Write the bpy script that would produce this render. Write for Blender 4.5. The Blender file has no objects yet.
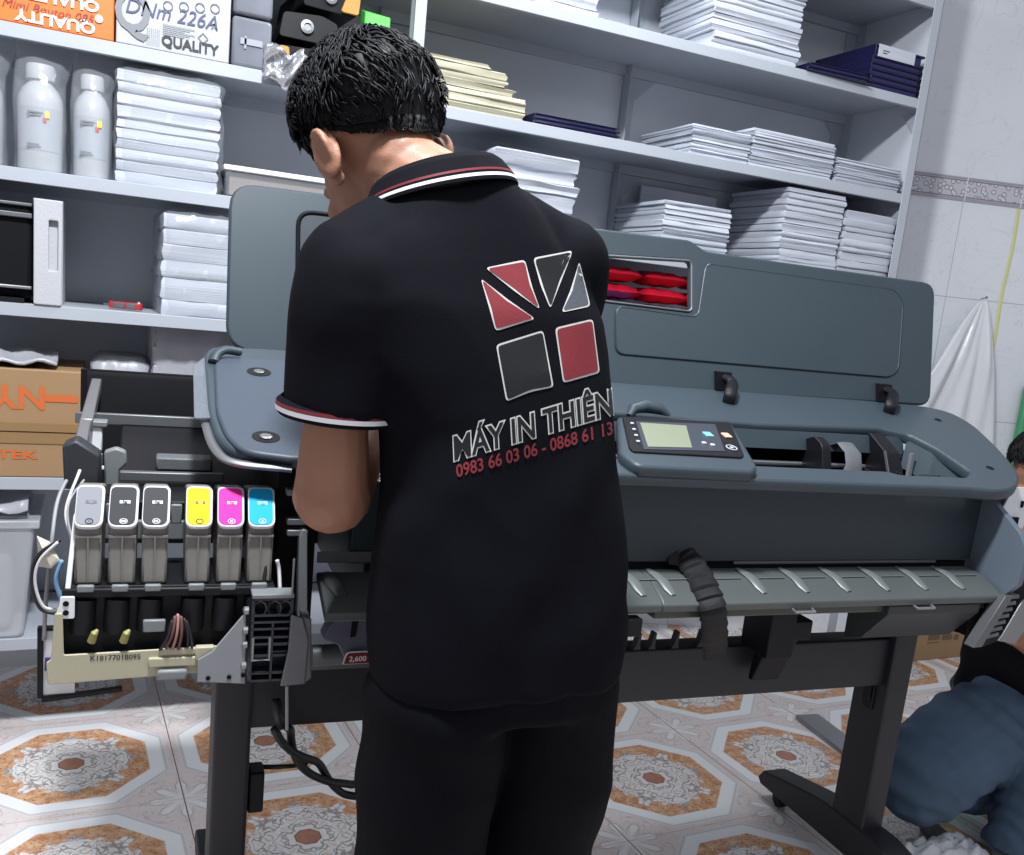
import bpy, bmesh, math, random
import numpy as np
from mathutils import Vector, Matrix, noise
from mathutils.bvhtree import BVHTree
random.seed(7); RNG=np.random.RandomState(7)
SC=bpy.context.scene; COL=SC.collection
PI=math.pi
# ---------------------------------------------------------------- camera model (solved from the photograph)
F,CX,CY=924.1,512.,479.3; YAW,PITCH,ROLL=.4348,.1866,-.1012; EYE=1.29
def _cam():
    c,s=math.cos(YAW),math.sin(YAW)
    fw=np.array([s*math.cos(PITCH),c*math.cos(PITCH),-math.sin(PITCH)]); rt=np.array([c,-s,0]); dn=np.cross(fw,rt)
    return np.array([math.cos(ROLL)*rt+math.sin(ROLL)*dn,-math.sin(ROLL)*rt+math.cos(ROLL)*dn,fw]).T
RC=_cam(); CAM=np.array([0,0,EYE])
def hit(px,py,P,n):
    r=RC@np.array([px-CX,py-CY,F]); t=(np.array(P,float)-CAM)@np.array(n,float)/(r@np.array(n,float)); return CAM+t*r
def S(px,py,y=2.6): return hit(px,py,(0,y,0),(0,1,0))          # a point of the room at depth y
def G(px,py,z=0.): return hit(px,py,(0,0,z),(0,0,1))
PY=-.0602; _c,_s=math.cos(PY),math.sin(PY); PM=np.array([[_c,-_s,0],[_s,_c,0],[0,0,1]])   # the printer stands slightly turned
def P(px,py,y): return PM.T@hit(px,py,PM@np.array([0,y,0]),PM@np.array([0,1.,0]))
def PX(px,py,x): return PM.T@hit(px,py,PM@np.array([x,0,0]),PM@np.array([1.,0,0]))
TK=.2625
def ztop(y): return 1.035+TK*(y-1.45)                          # sloping top of the printer
def T(px,py,h=0): return PM.T@hit(px,py,PM@np.array([0,1.45,1.035+h]),PM@np.array([0,-TK,1.]))
# ---------------------------------------------------------------- materials
def lin(c): return tuple(((v/255.)/12.92 if v/255.<=.04045 else ((v/255.+.055)/1.055)**2.4) for v in c)
MATS={}
def mat(name,rgb,rough=.5,metal=0.,bump=0.,bscale=200.,var=0.,vscale=6.,spec=.5,stretch=(1,1,1),trans=0.,alpha=1.,emit=None,coat=0.,sheen=0.):
    if name in MATS: return MATS[name]
    m=bpy.data.materials.new(name); m.use_nodes=True; nt=m.node_tree; b=nt.nodes['Principled BSDF']
    c=lin(rgb)+(1,); b.inputs['Base Color'].default_value=c; b.inputs['Roughness'].default_value=rough; b.inputs['Metallic'].default_value=metal
    b.inputs['Specular IOR Level'].default_value=spec; b.inputs['Transmission Weight'].default_value=trans; b.inputs['Alpha'].default_value=alpha
    b.inputs['Coat Weight'].default_value=coat; b.inputs['Sheen Weight'].default_value=sheen
    if emit: b.inputs['Emission Color'].default_value=c; b.inputs['Emission Strength'].default_value=emit
    if bump or var:
        tc=nt.nodes.new('ShaderNodeTexCoord'); mp=nt.nodes.new('ShaderNodeMapping'); mp.inputs['Scale'].default_value=stretch
        nt.links.new(tc.outputs['Object'],mp.inputs['Vector'])
    if var:
        n=nt.nodes.new('ShaderNodeTexNoise'); n.inputs['Scale'].default_value=vscale; n.inputs['Detail'].default_value=5
        nt.links.new(mp.outputs[0],n.inputs['Vector'])
        r=nt.nodes.new('ShaderNodeMapRange'); r.inputs[1].default_value=.3; r.inputs[2].default_value=.7; r.inputs[3].default_value=1-var; r.inputs[4].default_value=1+var*.6
        nt.links.new(n.outputs['Fac'],r.inputs[0])
        mx=nt.nodes.new('ShaderNodeMix'); mx.data_type='RGBA'; mx.blend_type='MULTIPLY'; mx.inputs[0].default_value=1; mx.inputs[6].default_value=c
        nt.links.new(r.outputs[0],mx.inputs[7]); nt.links.new(mx.outputs[2],b.inputs['Base Color'])
    if bump:
        n=nt.nodes.new('ShaderNodeTexNoise'); n.inputs['Scale'].default_value=bscale; n.inputs['Detail'].default_value=3
        nt.links.new(mp.outputs[0],n.inputs['Vector'])
        bp=nt.nodes.new('ShaderNodeBump'); bp.inputs['Strength'].default_value=bump; bp.inputs['Distance'].default_value=.002
        nt.links.new(n.outputs['Fac'],bp.inputs['Height']); nt.links.new(bp.outputs[0],b.inputs['Normal'])
    MATS[name]=m; return m
# ---------------------------------------------------------------- mesh builder
def rounded(pts,r,n=5):
    """round the corners of a closed 2-D polygon; r a number or one per corner"""
    out=[]; N=len(pts)
    for i in range(N):
        p=np.array(pts[i],float); a=np.array(pts[i-1],float)-p; b=np.array(pts[(i+1)%N],float)-p
        rr=r[i] if isinstance(r,(list,tuple)) else r
        la,lb=np.linalg.norm(a),np.linalg.norm(b); d=min(rr,la*.49,lb*.49)
        if d<1e-5: out.append(tuple(p)); continue
        A=p+a/la*d; B=p+b/lb*d
        for k in range(n+1):
            t=k/n; out.append(tuple((1-t)**2*A+2*t*(1-t)*p+t*t*B))
    return out
class MB:
    def __init__(s): s.v=[]; s.f=[]; s.mi=[]; s.m=0
    def add(s,v,f,M=None):
        o=len(s.v); v=[tuple(map(float,q)) for q in v]
        if M is not None: v=[tuple(M@Vector(q)) for q in v]
        s.v+=v; s.f+=[tuple(i+o for i in q) for q in f]; s.mi+=[s.m]*len(f); return s
    def box(s,x0,x1,y0,y1,z0,z1,M=None):
        return s.add([(x0,y0,z0),(x1,y0,z0),(x1,y1,z0),(x0,y1,z0),(x0,y0,z1),(x1,y0,z1),(x1,y1,z1),(x0,y1,z1)],
            [(0,3,2,1),(4,5,6,7),(0,1,5,4),(1,2,6,5),(2,3,7,6),(3,0,4,7)],M)
    def hexa(s,bot,top):    # two quads of 3-D points in the same order
        return s.add(list(bot)+list(top),[(0,3,2,1),(4,5,6,7),(0,1,5,4),(1,2,6,5),(2,3,7,6),(3,0,4,7)])
    def prism(s,poly,a,b,axis='x',M=None):
        """extrude a 2-D polygon along an axis; coordinates are the other two axes in order"""
        n=len(poly)
        def q(p,w): return {'x':(w,p[0],p[1]),'y':(p[0],w,p[1]),'z':(p[0],p[1],w)}[axis]
        return s.add([q(p,a) for p in poly]+[q(p,b) for p in poly],[tuple(range(n))[::-1],tuple(range(n,2*n))]+[(i,(i+1)%n,n+(i+1)%n,n+i) for i in range(n)],M)
    def tube(s,pts,r,n=8,ry=None,cap=True,up=None):
        pts=[np.array(p,float) for p in pts]; N=len(pts); rs=r if hasattr(r,'__len__') else [r]*N
        rys=rs if ry is None else (ry if hasattr(ry,'__len__') else [ry]*N)
        prev=None; v=[]
        for i,p in enumerate(pts):
            t=pts[min(i+1,N-1)]-pts[max(i-1,0)]; t=t/(np.linalg.norm(t)+1e-12)
            if prev is None:
                u=np.array(up if up is not None else ((0,0,1) if abs(t[2])<.9 else (1,0,0)),float)
            else: u=prev
            u=u-t*(u@t); u/=np.linalg.norm(u)+1e-12; prev=u; w=np.cross(t,u)
            for k in range(n):
                a=2*PI*k/n; v.append(p+u*math.cos(a)*rs[i]+w*math.sin(a)*rys[i])
        f=[(i*n+k,i*n+(k+1)%n,(i+1)*n+(k+1)%n,(i+1)*n+k) for i in range(N-1) for k in range(n)]
        if cap: f+=[tuple(range(n))[::-1],tuple((N-1)*n+k for k in range(n))]
        return s.add(v,f)
    def limb(s,pts,r,n=14,ry=None,up=None):
        """tube with rounded ends"""
        pts=[np.array(p,float) for p in pts]; r=list(r); ry=list(ry) if ry is not None else list(r)
        d0=pts[0]-pts[1]; d0/=np.linalg.norm(d0); d1=pts[-1]-pts[-2]; d1/=np.linalg.norm(d1)
        A=[(.95,.3),(.72,.68),(.38,.92)]
        pre=[(pts[0]+d0*min(r[0],ry[0])*k,r[0]*c,ry[0]*c) for k,c in A]; post=[(pts[-1]+d1*min(r[-1],ry[-1])*k,r[-1]*c,ry[-1]*c) for k,c in A[::-1]]
        return s.tube([p[0] for p in pre]+pts+[p[0] for p in post],[p[1] for p in pre]+r+[p[1] for p in post],n,[p[2] for p in pre]+ry+[p[2] for p in post],up=up)
    def ball(s,c,rx,ry,rz,M=None,n=16,m=10):
        v=[];f=[]
        for j in range(m+1):
            th=PI*j/m
            for k in range(n):
                a=2*PI*k/n; v.append((rx*math.sin(th)*math.cos(a),ry*math.sin(th)*math.sin(a),rz*math.cos(th)))
        f=[(j*n+k,(j+1)*n+k,(j+1)*n+(k+1)%n,j*n+(k+1)%n) for j in range(m) for k in range(n)]
        if M is not None: v=[M@Vector(q) for q in v]
        return s.add([(q[0]+c[0],q[1]+c[1],q[2]+c[2]) for q in v],f)
    def lathe(s,prof,c=(0,0,0),n=20,M=None):
        v=[(r*math.cos(2*PI*k/n),r*math.sin(2*PI*k/n),z) for r,z in prof for k in range(n)]; N=len(prof)
        f=[(i*n+k,i*n+(k+1)%n,(i+1)*n+(k+1)%n,(i+1)*n+k) for i in range(N-1) for k in range(n)]+[tuple(range(n))[::-1],tuple((N-1)*n+k for k in range(n))]
        if M is not None: v=[M@Vector(q) for q in v]
        return s.add([(q[0]+c[0],q[1]+c[1],q[2]+c[2]) for q in v],f)
    def rings(s,R,n=32,pw=2.4,cap=True):
        """horizontal super-ellipse rings (cx,cy,z,hx,hy[,hy_back])"""
        v=[]
        for q in R:
            cx,cy,z,hx,hy=q[:5]; hb=q[5] if len(q)>5 else hy
            for k in range(n):
                a=2*PI*k/n; c,sn=math.cos(a),math.sin(a)
                v.append((cx+hx*math.copysign(abs(c)**(2/pw),c),cy+(hy if sn>0 else hb)*math.copysign(abs(sn)**(2/pw),sn),z))
        N=len(R); f=[(i*n+k,i*n+(k+1)%n,(i+1)*n+(k+1)%n,(i+1)*n+k) for i in range(N-1) for k in range(n)]
        if cap: f+=[tuple(range(n))[::-1],tuple((N-1)*n+k for k in range(n))]
        return s.add(v,f)
    def plate(s,outline,M,thick=.01,bevel=0.,holes=()):
        """flat plate with holes from 2-D outlines, lying in the xy plane of M and centred on it"""
        cu=bpy.data.curves.new('c','CURVE'); cu.dimensions='2D'; cu.fill_mode='BOTH'; cu.extrude=max(thick/2-bevel,0); cu.bevel_depth=bevel; cu.bevel_resolution=1; cu.offset=-bevel
        for L in [outline]+list(holes):
            sp=cu.splines.new('POLY'); sp.points.add(len(L)-1); sp.use_cyclic_u=True
            for i,p in enumerate(L): sp.points[i].co=(p[0],p[1],0,1)
        o=bpy.data.objects.new('c',cu); me=o.to_mesh()
        s.add([v.co[:] for v in me.vertices],[tuple(q.vertices) for q in me.polygons],M)
        o.to_mesh_clear(); bpy.data.objects.remove(o); bpy.data.curves.remove(cu); return s
    def text(s,txt,M,size=.05,depth=0.,offset=0.,sx=1.,align='CENTER',shear=0.,bold=0.,space=1.):
        cu=bpy.data.curves.new('t','FONT'); cu.body=txt; cu.size=size; cu.extrude=depth; cu.offset=offset+bold; cu.align_x=align; cu.align_y='CENTER'; cu.shear=shear; cu.resolution_u=3; cu.space_character=space
        o=bpy.data.objects.new('t',cu); me=o.to_mesh()
        s.add([(v.co[0]*sx,v.co[1],v.co[2]) for v in me.vertices],[tuple(q.vertices) for q in me.polygons],M)
        o.to_mesh_clear(); bpy.data.objects.remove(o); bpy.data.curves.remove(cu); return s
def axes(o,x,y,z=None):
    """matrix with origin o and x, y directions"""
    x=Vector(x).normalized(); y=Vector(y); y=(y-x*y.dot(x)).normalized(); z=x.cross(y)
    return Matrix(((x[0],y[0],z[0],o[0]),(x[1],y[1],z[1],o[1]),(x[2],y[2],z[2],o[2]),(0,0,0,1)))
def FRONT(x,y,z): return axes((x,y,z),(1,0,0),(0,0,1))          # plane facing -y
ORIGIN={}
def link(name,mb,mats,parent=None,frame='W',bevel=0.,seg=2,smooth=None,base=None,ang=35.):
    """one mesh object. Top level: origin at its base. Child: vertices are given in the parent's building frame."""
    me=bpy.data.meshes.new(name); v=np.array(mb.v,float)
    if parent is None:
        lo,hi=v.min(0),v.max(0); b=np.array(base if base is not None else ((lo[0]+hi[0])/2,(lo[1]+hi[1])/2,lo[2]))
    else: b=ORIGIN[parent.name]
    me.from_pydata([tuple(q) for q in v-b],[],mb.f); me.validate(clean_customdata=False)
    ms=mats if isinstance(mats,(list,tuple)) else [mats]
    for m in ms: me.materials.append(m)
    if len(ms)>1 and len(me.polygons)==len(mb.mi): me.polygons.foreach_set('material_index',mb.mi)
    if smooth is not False:
        me.polygons.foreach_set('use_smooth',[True]*len(me.polygons)); me.set_sharp_from_angle(angle=math.radians(180 if smooth is True else ang))
    me.update()
    o=bpy.data.objects.new(name,me); COL.objects.link(o)
    if parent is None:
        if frame=='P': o.location=PM@b; o.rotation_euler.z=PY
        else: o.location=b
        ORIGIN[o.name]=b
    else: o.parent=parent; ORIGIN[o.name]=b
    if bevel:
        bv=o.modifiers.new('edge','BEVEL'); bv.width=bevel; bv.segments=seg; bv.limit_method='ANGLE'; bv.angle_limit=math.radians(40); bv.harden_normals=False
    return o
def tag(o,label,cat,group=None,kind=None):
    o['label']=label; o['category']=cat
    if group: o['group']=group
    if kind: o['kind']=kind
    return o
def thing(name,label,cat,base,frame='W',group=None):
    o=bpy.data.objects.new(name,None); COL.objects.link(o); b=np.array(base,float); o.empty_display_size=.05
    if frame=='P': o.location=PM@b; o.rotation_euler.z=PY
    else: o.location=b
    ORIGIN[o.name]=b; return tag(o,label,cat,group)
def struct(o): o['kind']='structure'; return o
def sub(o,m=1):
    md=o.modifiers.new('s','SUBSURF'); md.levels=m; md.render_levels=m; return o
def fuse(mb,voxel,smooth=4,factor=.5):
    """union of overlapping closed shapes into one continuous skin"""
    me=bpy.data.meshes.new('f'); me.from_pydata(mb.v,[],mb.f); o=bpy.data.objects.new('f',me); COL.objects.link(o)
    r=o.modifiers.new('r','REMESH'); r.mode='VOXEL'; r.voxel_size=voxel
    if smooth: q=o.modifiers.new('q','SMOOTH'); q.iterations=smooth; q.factor=factor
    dg=bpy.context.evaluated_depsgraph_get(); dg.update(); e=o.evaluated_get(dg); m2=e.to_mesh()
    out=MB(); out.v=[tuple(v.co) for v in m2.vertices]; out.f=[tuple(p.vertices) for p in m2.polygons]; out.mi=[0]*len(out.f)
    e.to_mesh_clear(); bpy.data.objects.remove(o); bpy.data.meshes.remove(me); return out
def nz(p,sc,seed=0.): return noise.noise(Vector((p[0]*sc+seed,p[1]*sc-seed,p[2]*sc+2*seed)))
# ---------------------------------------------------------------- shared materials
M_shelf=mat('shelf_steel',(174,180,189),.42,.0,.05,60,.05,3,.5)
M_panel=mat('shelf_panel',(196,201,209),.5,0,.05,60,.06,2.5)
M_black=mat('black_plastic',(16,17,22),.5,0,.08,300,0,6,.3)
M_black2=mat('matte_black',(10,11,17),.7,0,.1,200,0,6,.2)
M_shell=mat('slate_plastic',(55,67,75),.45,0,.12,700,.04,8,.5)
M_lid=mat('slate_lid',(54,66,74),.42,0,.12,700,.05,6,.5)
M_front=mat('slate_front',(44,54,61),.4,0,.1,700,.04,8)
M_stand=mat('stand_paint',(29,30,38),.5,0,.1,400,.06,9)
M_metal=mat('zinc_steel',(150,152,155),.38,.75,.08,120,.08,8)
M_metald=mat('dull_steel',(112,114,118),.45,.5,.08,120,.1,8)
M_grey=mat('grey_plastic',(120,124,128),.45,0,.08,300)
M_white=mat('white_plastic',(225,228,232),.5)
M_paper=mat('paper',(190,195,206),.75,0,.5,3,.09,2.2,.3,(1,1,170))
M_cream=mat('cream_paper',(186,181,160),.75,0,.5,3,.08,2.2,.3,(1,1,170))
M_navy=mat('navy_vinyl',(22,22,58),.35,0,.1,150)
M_clear=mat('clear_plastic',(225,232,240),.22,0,.6,14,0,1,.5,(1,1,1),0.,.2)
M_film=mat('plastic_film',(200,206,214),.16,0,1.,26,0,1,.8,(1,1,1),0.,.22)
M_tapes=mat('grey_film',(170,172,180),.35,0,.9,25,.12,9,.5)
M_orange=mat('orange_card',(238,112,34),.5,0,.05,100)
M_whitebox=mat('white_card',(178,181,188),.55,0,.05,100)
M_ink=mat('printed_black',(38,40,46),.5)
M_greyink=mat('printed_grey',(120,124,130),.5)
M_pen=mat('pen_ink',(72,76,110),.5)
M_penred=mat('pen_dark_red',(140,50,30),.5)
M_card=mat('brown_card',(158,127,92),.7,0,.1,80,.05,5)
M_cardtape=mat('brown_tape',(146,116,78),.3,0,0,1)
M_cardink=mat('orange_print',(205,104,50),.6)
# ---------------------------------------------------------------- node helper for the two patterned surfaces
class NT:
    def __init__(s,name):
        s.m=bpy.data.materials.new(name); s.m.use_nodes=True; s.t=s.m.node_tree; s.b=s.t.nodes['Principled BSDF']
    def _in(s,sock,v):
        if hasattr(v,'is_output'): s.t.links.new(v,sock)
        else: sock.default_value=v
    def math(s,op,a,b=0.,c=0.):
        n=s.t.nodes.new('ShaderNodeMath'); n.operation=op; s._in(n.inputs[0],a); s._in(n.inputs[1],b)
        if op in('SMOOTH_MIN','COMPARE','MULTIPLY_ADD'): s._in(n.inputs[2],c)
        return n.outputs[0]
    def step(s,x,e,w=.006):      # 1 where x<e
        n=s.t.nodes.new('ShaderNodeMapRange'); n.interpolation_type='SMOOTHSTEP'; s._in(n.inputs[0],x); n.inputs[1].default_value=e-w; n.inputs[2].default_value=e+w; n.inputs[3].default_value=1; n.inputs[4].default_value=0; return n.outputs[0]
    def mix(s,f,a,b):
        n=s.t.nodes.new('ShaderNodeMix'); n.data_type='RGBA'; s._in(n.inputs[0],f); s._in(n.inputs[6],a); s._in(n.inputs[7],b); return n.outputs[2]
    def noise(s,vec,scale,detail=4.,dist=0.,rough=.5):
        n=s.t.nodes.new('ShaderNodeTexNoise'); s._in(n.inputs['Vector'],vec); n.inputs['Scale'].default_value=scale; n.inputs['Detail'].default_value=detail; n.inputs['Distortion'].default_value=dist; n.inputs['Roughness'].default_value=rough; return n.outputs['Fac']
    def xyz(s,x,y,z=0.):
        n=s.t.nodes.new('ShaderNodeCombineXYZ'); s._in(n.inputs[0],x); s._in(n.inputs[1],y); s._in(n.inputs[2],z); return n.outputs[0]
    def pos(s,rot=0.,org=(0,0,0)):
        tc=s.t.nodes.new('ShaderNodeTexCoord'); a=s.t.nodes.new('ShaderNodeVectorMath'); a.operation='SUBTRACT'; s.t.links.new(tc.outputs['Object'],a.inputs[0]); a.inputs[1].default_value=org
        r=s.t.nodes.new('ShaderNodeVectorRotate'); r.rotation_type='Z_AXIS'; r.inputs['Angle'].default_value=-rot; s.t.links.new(a.outputs[0],r.inputs[0])
        q=s.t.nodes.new('ShaderNodeSeparateXYZ'); s.t.links.new(r.outputs[0],q.inputs[0]); return r.outputs[0],q.outputs[0],q.outputs[1],q.outputs[2]
def C(r,g,b): return lin((r,g,b))+(1,)
def floor_material():
    n=NT('patterned_floor_tile'); vec,x,y,z=n.pos(.0397,(-.0384,2.4605,0)); k=n.math
    fx=k('SUBTRACT',k('FRACT',k('ADD',k('MULTIPLY',x,2.),.5)),.5); fy=k('SUBTRACT',k('FRACT',k('ADD',k('MULTIPLY',y,2.),.5)),.5)
    ax=k('ABSOLUTE',fx); ay=k('ABSOLUTE',fy); oc=k('MAXIMUM',k('MAXIMUM',ax,ay),k('MULTIPLY',k('ADD',ax,ay),.7071))
    hi=k('MAXIMUM',ax,ay); lo=k('MINIMUM',ax,ay); fold=n.xyz(hi,lo,0.)
    r=k('SQRT',k('ADD',k('MULTIPLY',ax,ax),k('MULTIPLY',ay,ay))); th=k('ARCTAN2',lo,hi)
    marble=n.noise(vec,46.,6.,.6); marble2=n.noise(vec,9.,5.,1.)
    # pink marbled ground
    ground=n.mix(marble2,C(212,196,196),C(236,230,228))
    vein=n.step(k('ABSOLUTE',k('SUBTRACT',n.noise(fold,13.,3.,1.2),.5)),.018,.014)
    ground=n.mix(k('MULTIPLY',vein,.35),ground,C(170,140,136))
    # flowers in the tile corners
    cx=k('SUBTRACT',.5,hi); cy=k('SUBTRACT',.5,lo); cr=k('SQRT',k('ADD',k('MULTIPLY',cx,cx),k('MULTIPLY',cy,cy))); ct=k('ARCTAN2',cy,cx)
    pet=k('ABSOLUTE',k('COSINE',k('MULTIPLY',ct,4.))); pr=k('ADD',.05,k('MULTIPLY',pet,.12))
    inp=n.step(cr,.165,.02); petal=k('MULTIPLY',n.step(k('SUBTRACT',cr,pr),0.,.012),inp)
    ground=n.mix(k('MULTIPLY',petal,.8),ground,C(240,240,240))
    pl=k('MULTIPLY',n.step(k('ABSOLUTE',k('SUBTRACT',cr,pr)),.006,.006),inp); ground=n.mix(k('MULTIPLY',pl,.6),ground,C(128,124,122))
    ln=k('MULTIPLY',n.step(k('ABSOLUTE',k('SUBTRACT',k('FRACT',k('MULTIPLY',ct,2.5465)),.5)),.07,.05),n.step(cr,.13,.02)); ground=n.mix(k('MULTIPLY',ln,.45),ground,C(140,134,130))
    # double white octagon frame
    col=n.mix(n.step(oc,.468,.004),ground,C(222,221,224)); col=n.mix(n.step(oc,.458,.004),col,C(205,200,202)); col=n.mix(n.step(oc,.446,.006),col,C(238,239,242))
    # orange band
    orange=n.mix(k('MULTIPLY',k('SUBTRACT',marble,.3),2.4),C(186,128,88),C(226,190,156)); orange=n.mix(n.step(n.noise(vec,120.,3.),.4,.05),orange,C(170,112,76))
    col=n.mix(n.step(oc,.372,.004),col,orange)
    # white ornament with scrolls
    star=k('ADD',.284,k('ADD',k('MULTIPLY',k('COSINE',k('MULTIPLY',th,8.)),.020),k('MULTIPLY',k('COSINE',k('MULTIPLY',th,16.)),.012)))
    star=k('ADD',star,k('MULTIPLY',k('SUBTRACT',n.noise(fold,24.,1.,.5),.5),.10)); ins=n.step(k('SUBTRACT',r,star),0.,.006)
    orn=n.mix(n.noise(vec,12.,3.),C(214,212,212),C(240,240,240))
    sc=n.noise(fold,13.,0.,.7,.3); l1=n.step(k('ABSOLUTE',k('SUBTRACT',sc,.5)),.028,.020); l2=n.step(k('ABSOLUTE',k('SUBTRACT',n.noise(n.xyz(hi,lo,3.),21.,0.,.8,.3),.5)),.03,.02)
    orn=n.mix(k('MULTIPLY',k('MAXIMUM',l1,l2),.75),orn,C(132,112,104)); orn=n.mix(k('MULTIPLY',n.step(sc,.36,.02),.45),orn,C(206,170,146))
    col=n.mix(ins,col,orn)
    col=n.mix(n.step(oc,.073,.004),col,C(232,226,222)); col=n.mix(n.step(oc,.062,.004),col,C(110,90,84)); col=n.mix(n.step(oc,.056,.004),col,n.mix(marble,C(150,96,78),C(190,140,118)))
    # grout
    col=n.mix(n.step(k('SUBTRACT',.5,ax),.0065,.002),col,C(226,220,216)); col=n.mix(n.step(k('SUBTRACT',.5,ax),.0028,.0012),col,C(120,74,62)); col=n.mix(k('MULTIPLY',n.step(k('SUBTRACT',.5,ay),.003,.002),.6),col,C(190,150,142))
    n.t.links.new(col,n.b.inputs['Base Color']); n.b.inputs['Roughness'].default_value=.22; n.b.inputs['Specular IOR Level'].default_value=.45
    return n.m
def wall_material():
    n=NT('white_wall_tile'); vec,x,y,z=n.pos(); k=n.math
    base=n.mix(n.noise(vec,1.6,5.,.8),C(206,210,217),C(228,231,236))
    v=n.step(k('ABSOLUTE',k('SUBTRACT',n.noise(vec,5.,6.,1.5),.5)),.006,.006); base=n.mix(k('MULTIPLY',v,.18),base,C(150,152,158))
    fx=k('ABSOLUTE',k('SUBTRACT',k('FRACT',k('MULTIPLY',k('SUBTRACT',x,.555),4.)),.5)); gx=n.step(k('SUBTRACT',.5,fx),.006,.003)
    fz=k('ABSOLUTE',k('SUBTRACT',k('FRACT',k('MULTIPLY',z,2.)),.5)); gz=n.step(k('SUBTRACT',.5,fz),.0035,.002)
    g=k('MULTIPLY',k('MAXIMUM',gx,gz),n.step(z,1.88,.002)); base=n.mix(k('MULTIPLY',g,.75),base,C(150,152,160))
    n.t.links.new(base,n.b.inputs['Base Color']); n.b.inputs['Roughness'].default_value=.3
    return n.m
def border_material():
    n=NT('scroll_border_tile'); vec,x,y,z=n.pos(); k=n.math
    vo=n.t.nodes.new('ShaderNodeTexVoronoi'); vo.voronoi_dimensions='2D'; n.t.links.new(n.xyz(x,z,0.),vo.inputs['Vector']); vo.inputs['Scale'].default_value=36.; d=vo.outputs['Distance']
    c=n.mix(n.step(k('ABSOLUTE',k('SUBTRACT',d,.33)),.05,.03),C(190,189,196),C(120,118,128)); c=n.mix(n.step(d,.12,.03),c,C(236,236,238)); c=n.mix(n.step(d,.05,.02),c,C(110,108,112))
    e=k('ABSOLUTE',k('SUBTRACT',z,.046)); c=n.mix(n.step(e,.031,.001),C(168,165,172),c); c=n.mix(n.step(k('ABSOLUTE',k('SUBTRACT',e,.032)),.002,.001),c,C(112,110,122)); c=n.mix(n.step(k('ABSOLUTE',k('SUBTRACT',e,.04)),.0015,.001),c,C(140,138,148))
    fx=k('ABSOLUTE',k('SUBTRACT',k('FRACT',k('MULTIPLY',k('SUBTRACT',x,.555),4.)),.5)); c=n.mix(n.step(k('SUBTRACT',.5,fx),.01,.004),c,C(214,215,220))
    n.t.links.new(c,n.b.inputs['Base Color']); n.b.inputs['Roughness'].default_value=.3; return n.m
# ---------------------------------------------------------------- the room
m=MB().box(-3.,6.,-2.2,5.2,-.06,0.); o=struct(link('floor',m,floor_material(),base=(0,0,0),smooth=False))
WA=.30; WO=np.array([2.70,3.03,0])
def wall_obj(name,mb,mt): o=struct(link(name,mb,mt,base=(0,0,0))); o.location=WO; o.rotation_euler.z=-WA; return o
wall_obj('wall_back',MB().box(-4.,3.4,0,.1,0,3.3),wall_material())
o=wall_obj('trim_1',MB().box(-.5,3.4,-.006,0,0,.092),border_material()); o.location.z=1.885
def W(u,z,d=0.):     # a point of the tiled wall, d in front of it
    return np.array([WO[0]+u*math.cos(WA)-d*math.sin(WA),WO[1]-u*math.sin(WA)-d*math.cos(WA),z])
def wallpx(px,py): 
    w=hit(px,py,WO,(math.sin(WA),math.cos(WA),0)); return (w-WO)@np.array([math.cos(WA),-math.sin(WA),0]),w[2]
m=MB(); q=[(W(.805+.004*math.sin(i*1.3),1.24+i*.08,.001)) for i in range(9)]
m.tube(q,.0085,6,.002,up=(math.cos(WA),-math.sin(WA),0)); tag(link('tape_strip',m,mat('yellow_tape',(206,209,150),.6,0,.3,40)),'thin yellow-green strip stuck upright on the white tiled wall','strip')
# hanging plastic sheet and its nail
u0,z0=wallpx(981,299)
m=MB(); m.tube([W(u0,z0,0),W(u0,z0+.006,.035)],.0022,6); m.tube([W(u0,z0+.006,.035),W(u0,z0+.007,.038)],.005,8); tag(link('nail',m,M_metald),'small nail in the tiled wall holding up the white plastic sheet','nail')
m=MB(); NU,NV=40,30; v=[]
for j in range(NV):
    t=j/(NV-1); zz=z0-.0-t*.66
    ul=u0-.012-.34*t**.8; ur=u0+.008+.15*t**.75
    for i in range(NU):
        s=i/(NU-1); fold=.012*math.sin(s*9+t*1.5)+.010*math.sin(s*17-t*2)+.006*math.sin(s*31+3*t)
        v.append(W(ul+(ur-ul)*s,zz-.05*(s-.6)**2*t,.03+(.02+fold)*min(1,t*2.5)+.01*t))
f=[(j*NU+i,j*NU+i+1,(j+1)*NU+i+1,(j+1)*NU+i) for j in range(NV-1) for i in range(NU-1)]
m.add(v,f); o=link('plastic_sheet',m,mat('milky_plastic',(236,239,242),.25,0,.5,26,0,1,.6,(1,1,1),0.,.62),smooth=True); sd=o.modifiers.new('t','SOLIDIFY'); sd.thickness=.0015
tag(o,'crumpled white translucent plastic sheet hanging from a nail on the tiled wall','plastic sheet')
# green edge at the right end of the wall
u1,z1=wallpx(1014,440); u2,z2=wallpx(1021,385)
m=MB(); m.box(u2+.0,u2+.5,-.05,-.015,0,z2+.0); o=link('green_board',m,mat('green_plastic',(66,150,104),.35),base=(0,0,0),bevel=.006); o.location=WO; o.rotation_euler.z=-WA
tag(o,'green plastic board leaning on the white tiled wall at its right end','board')
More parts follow.
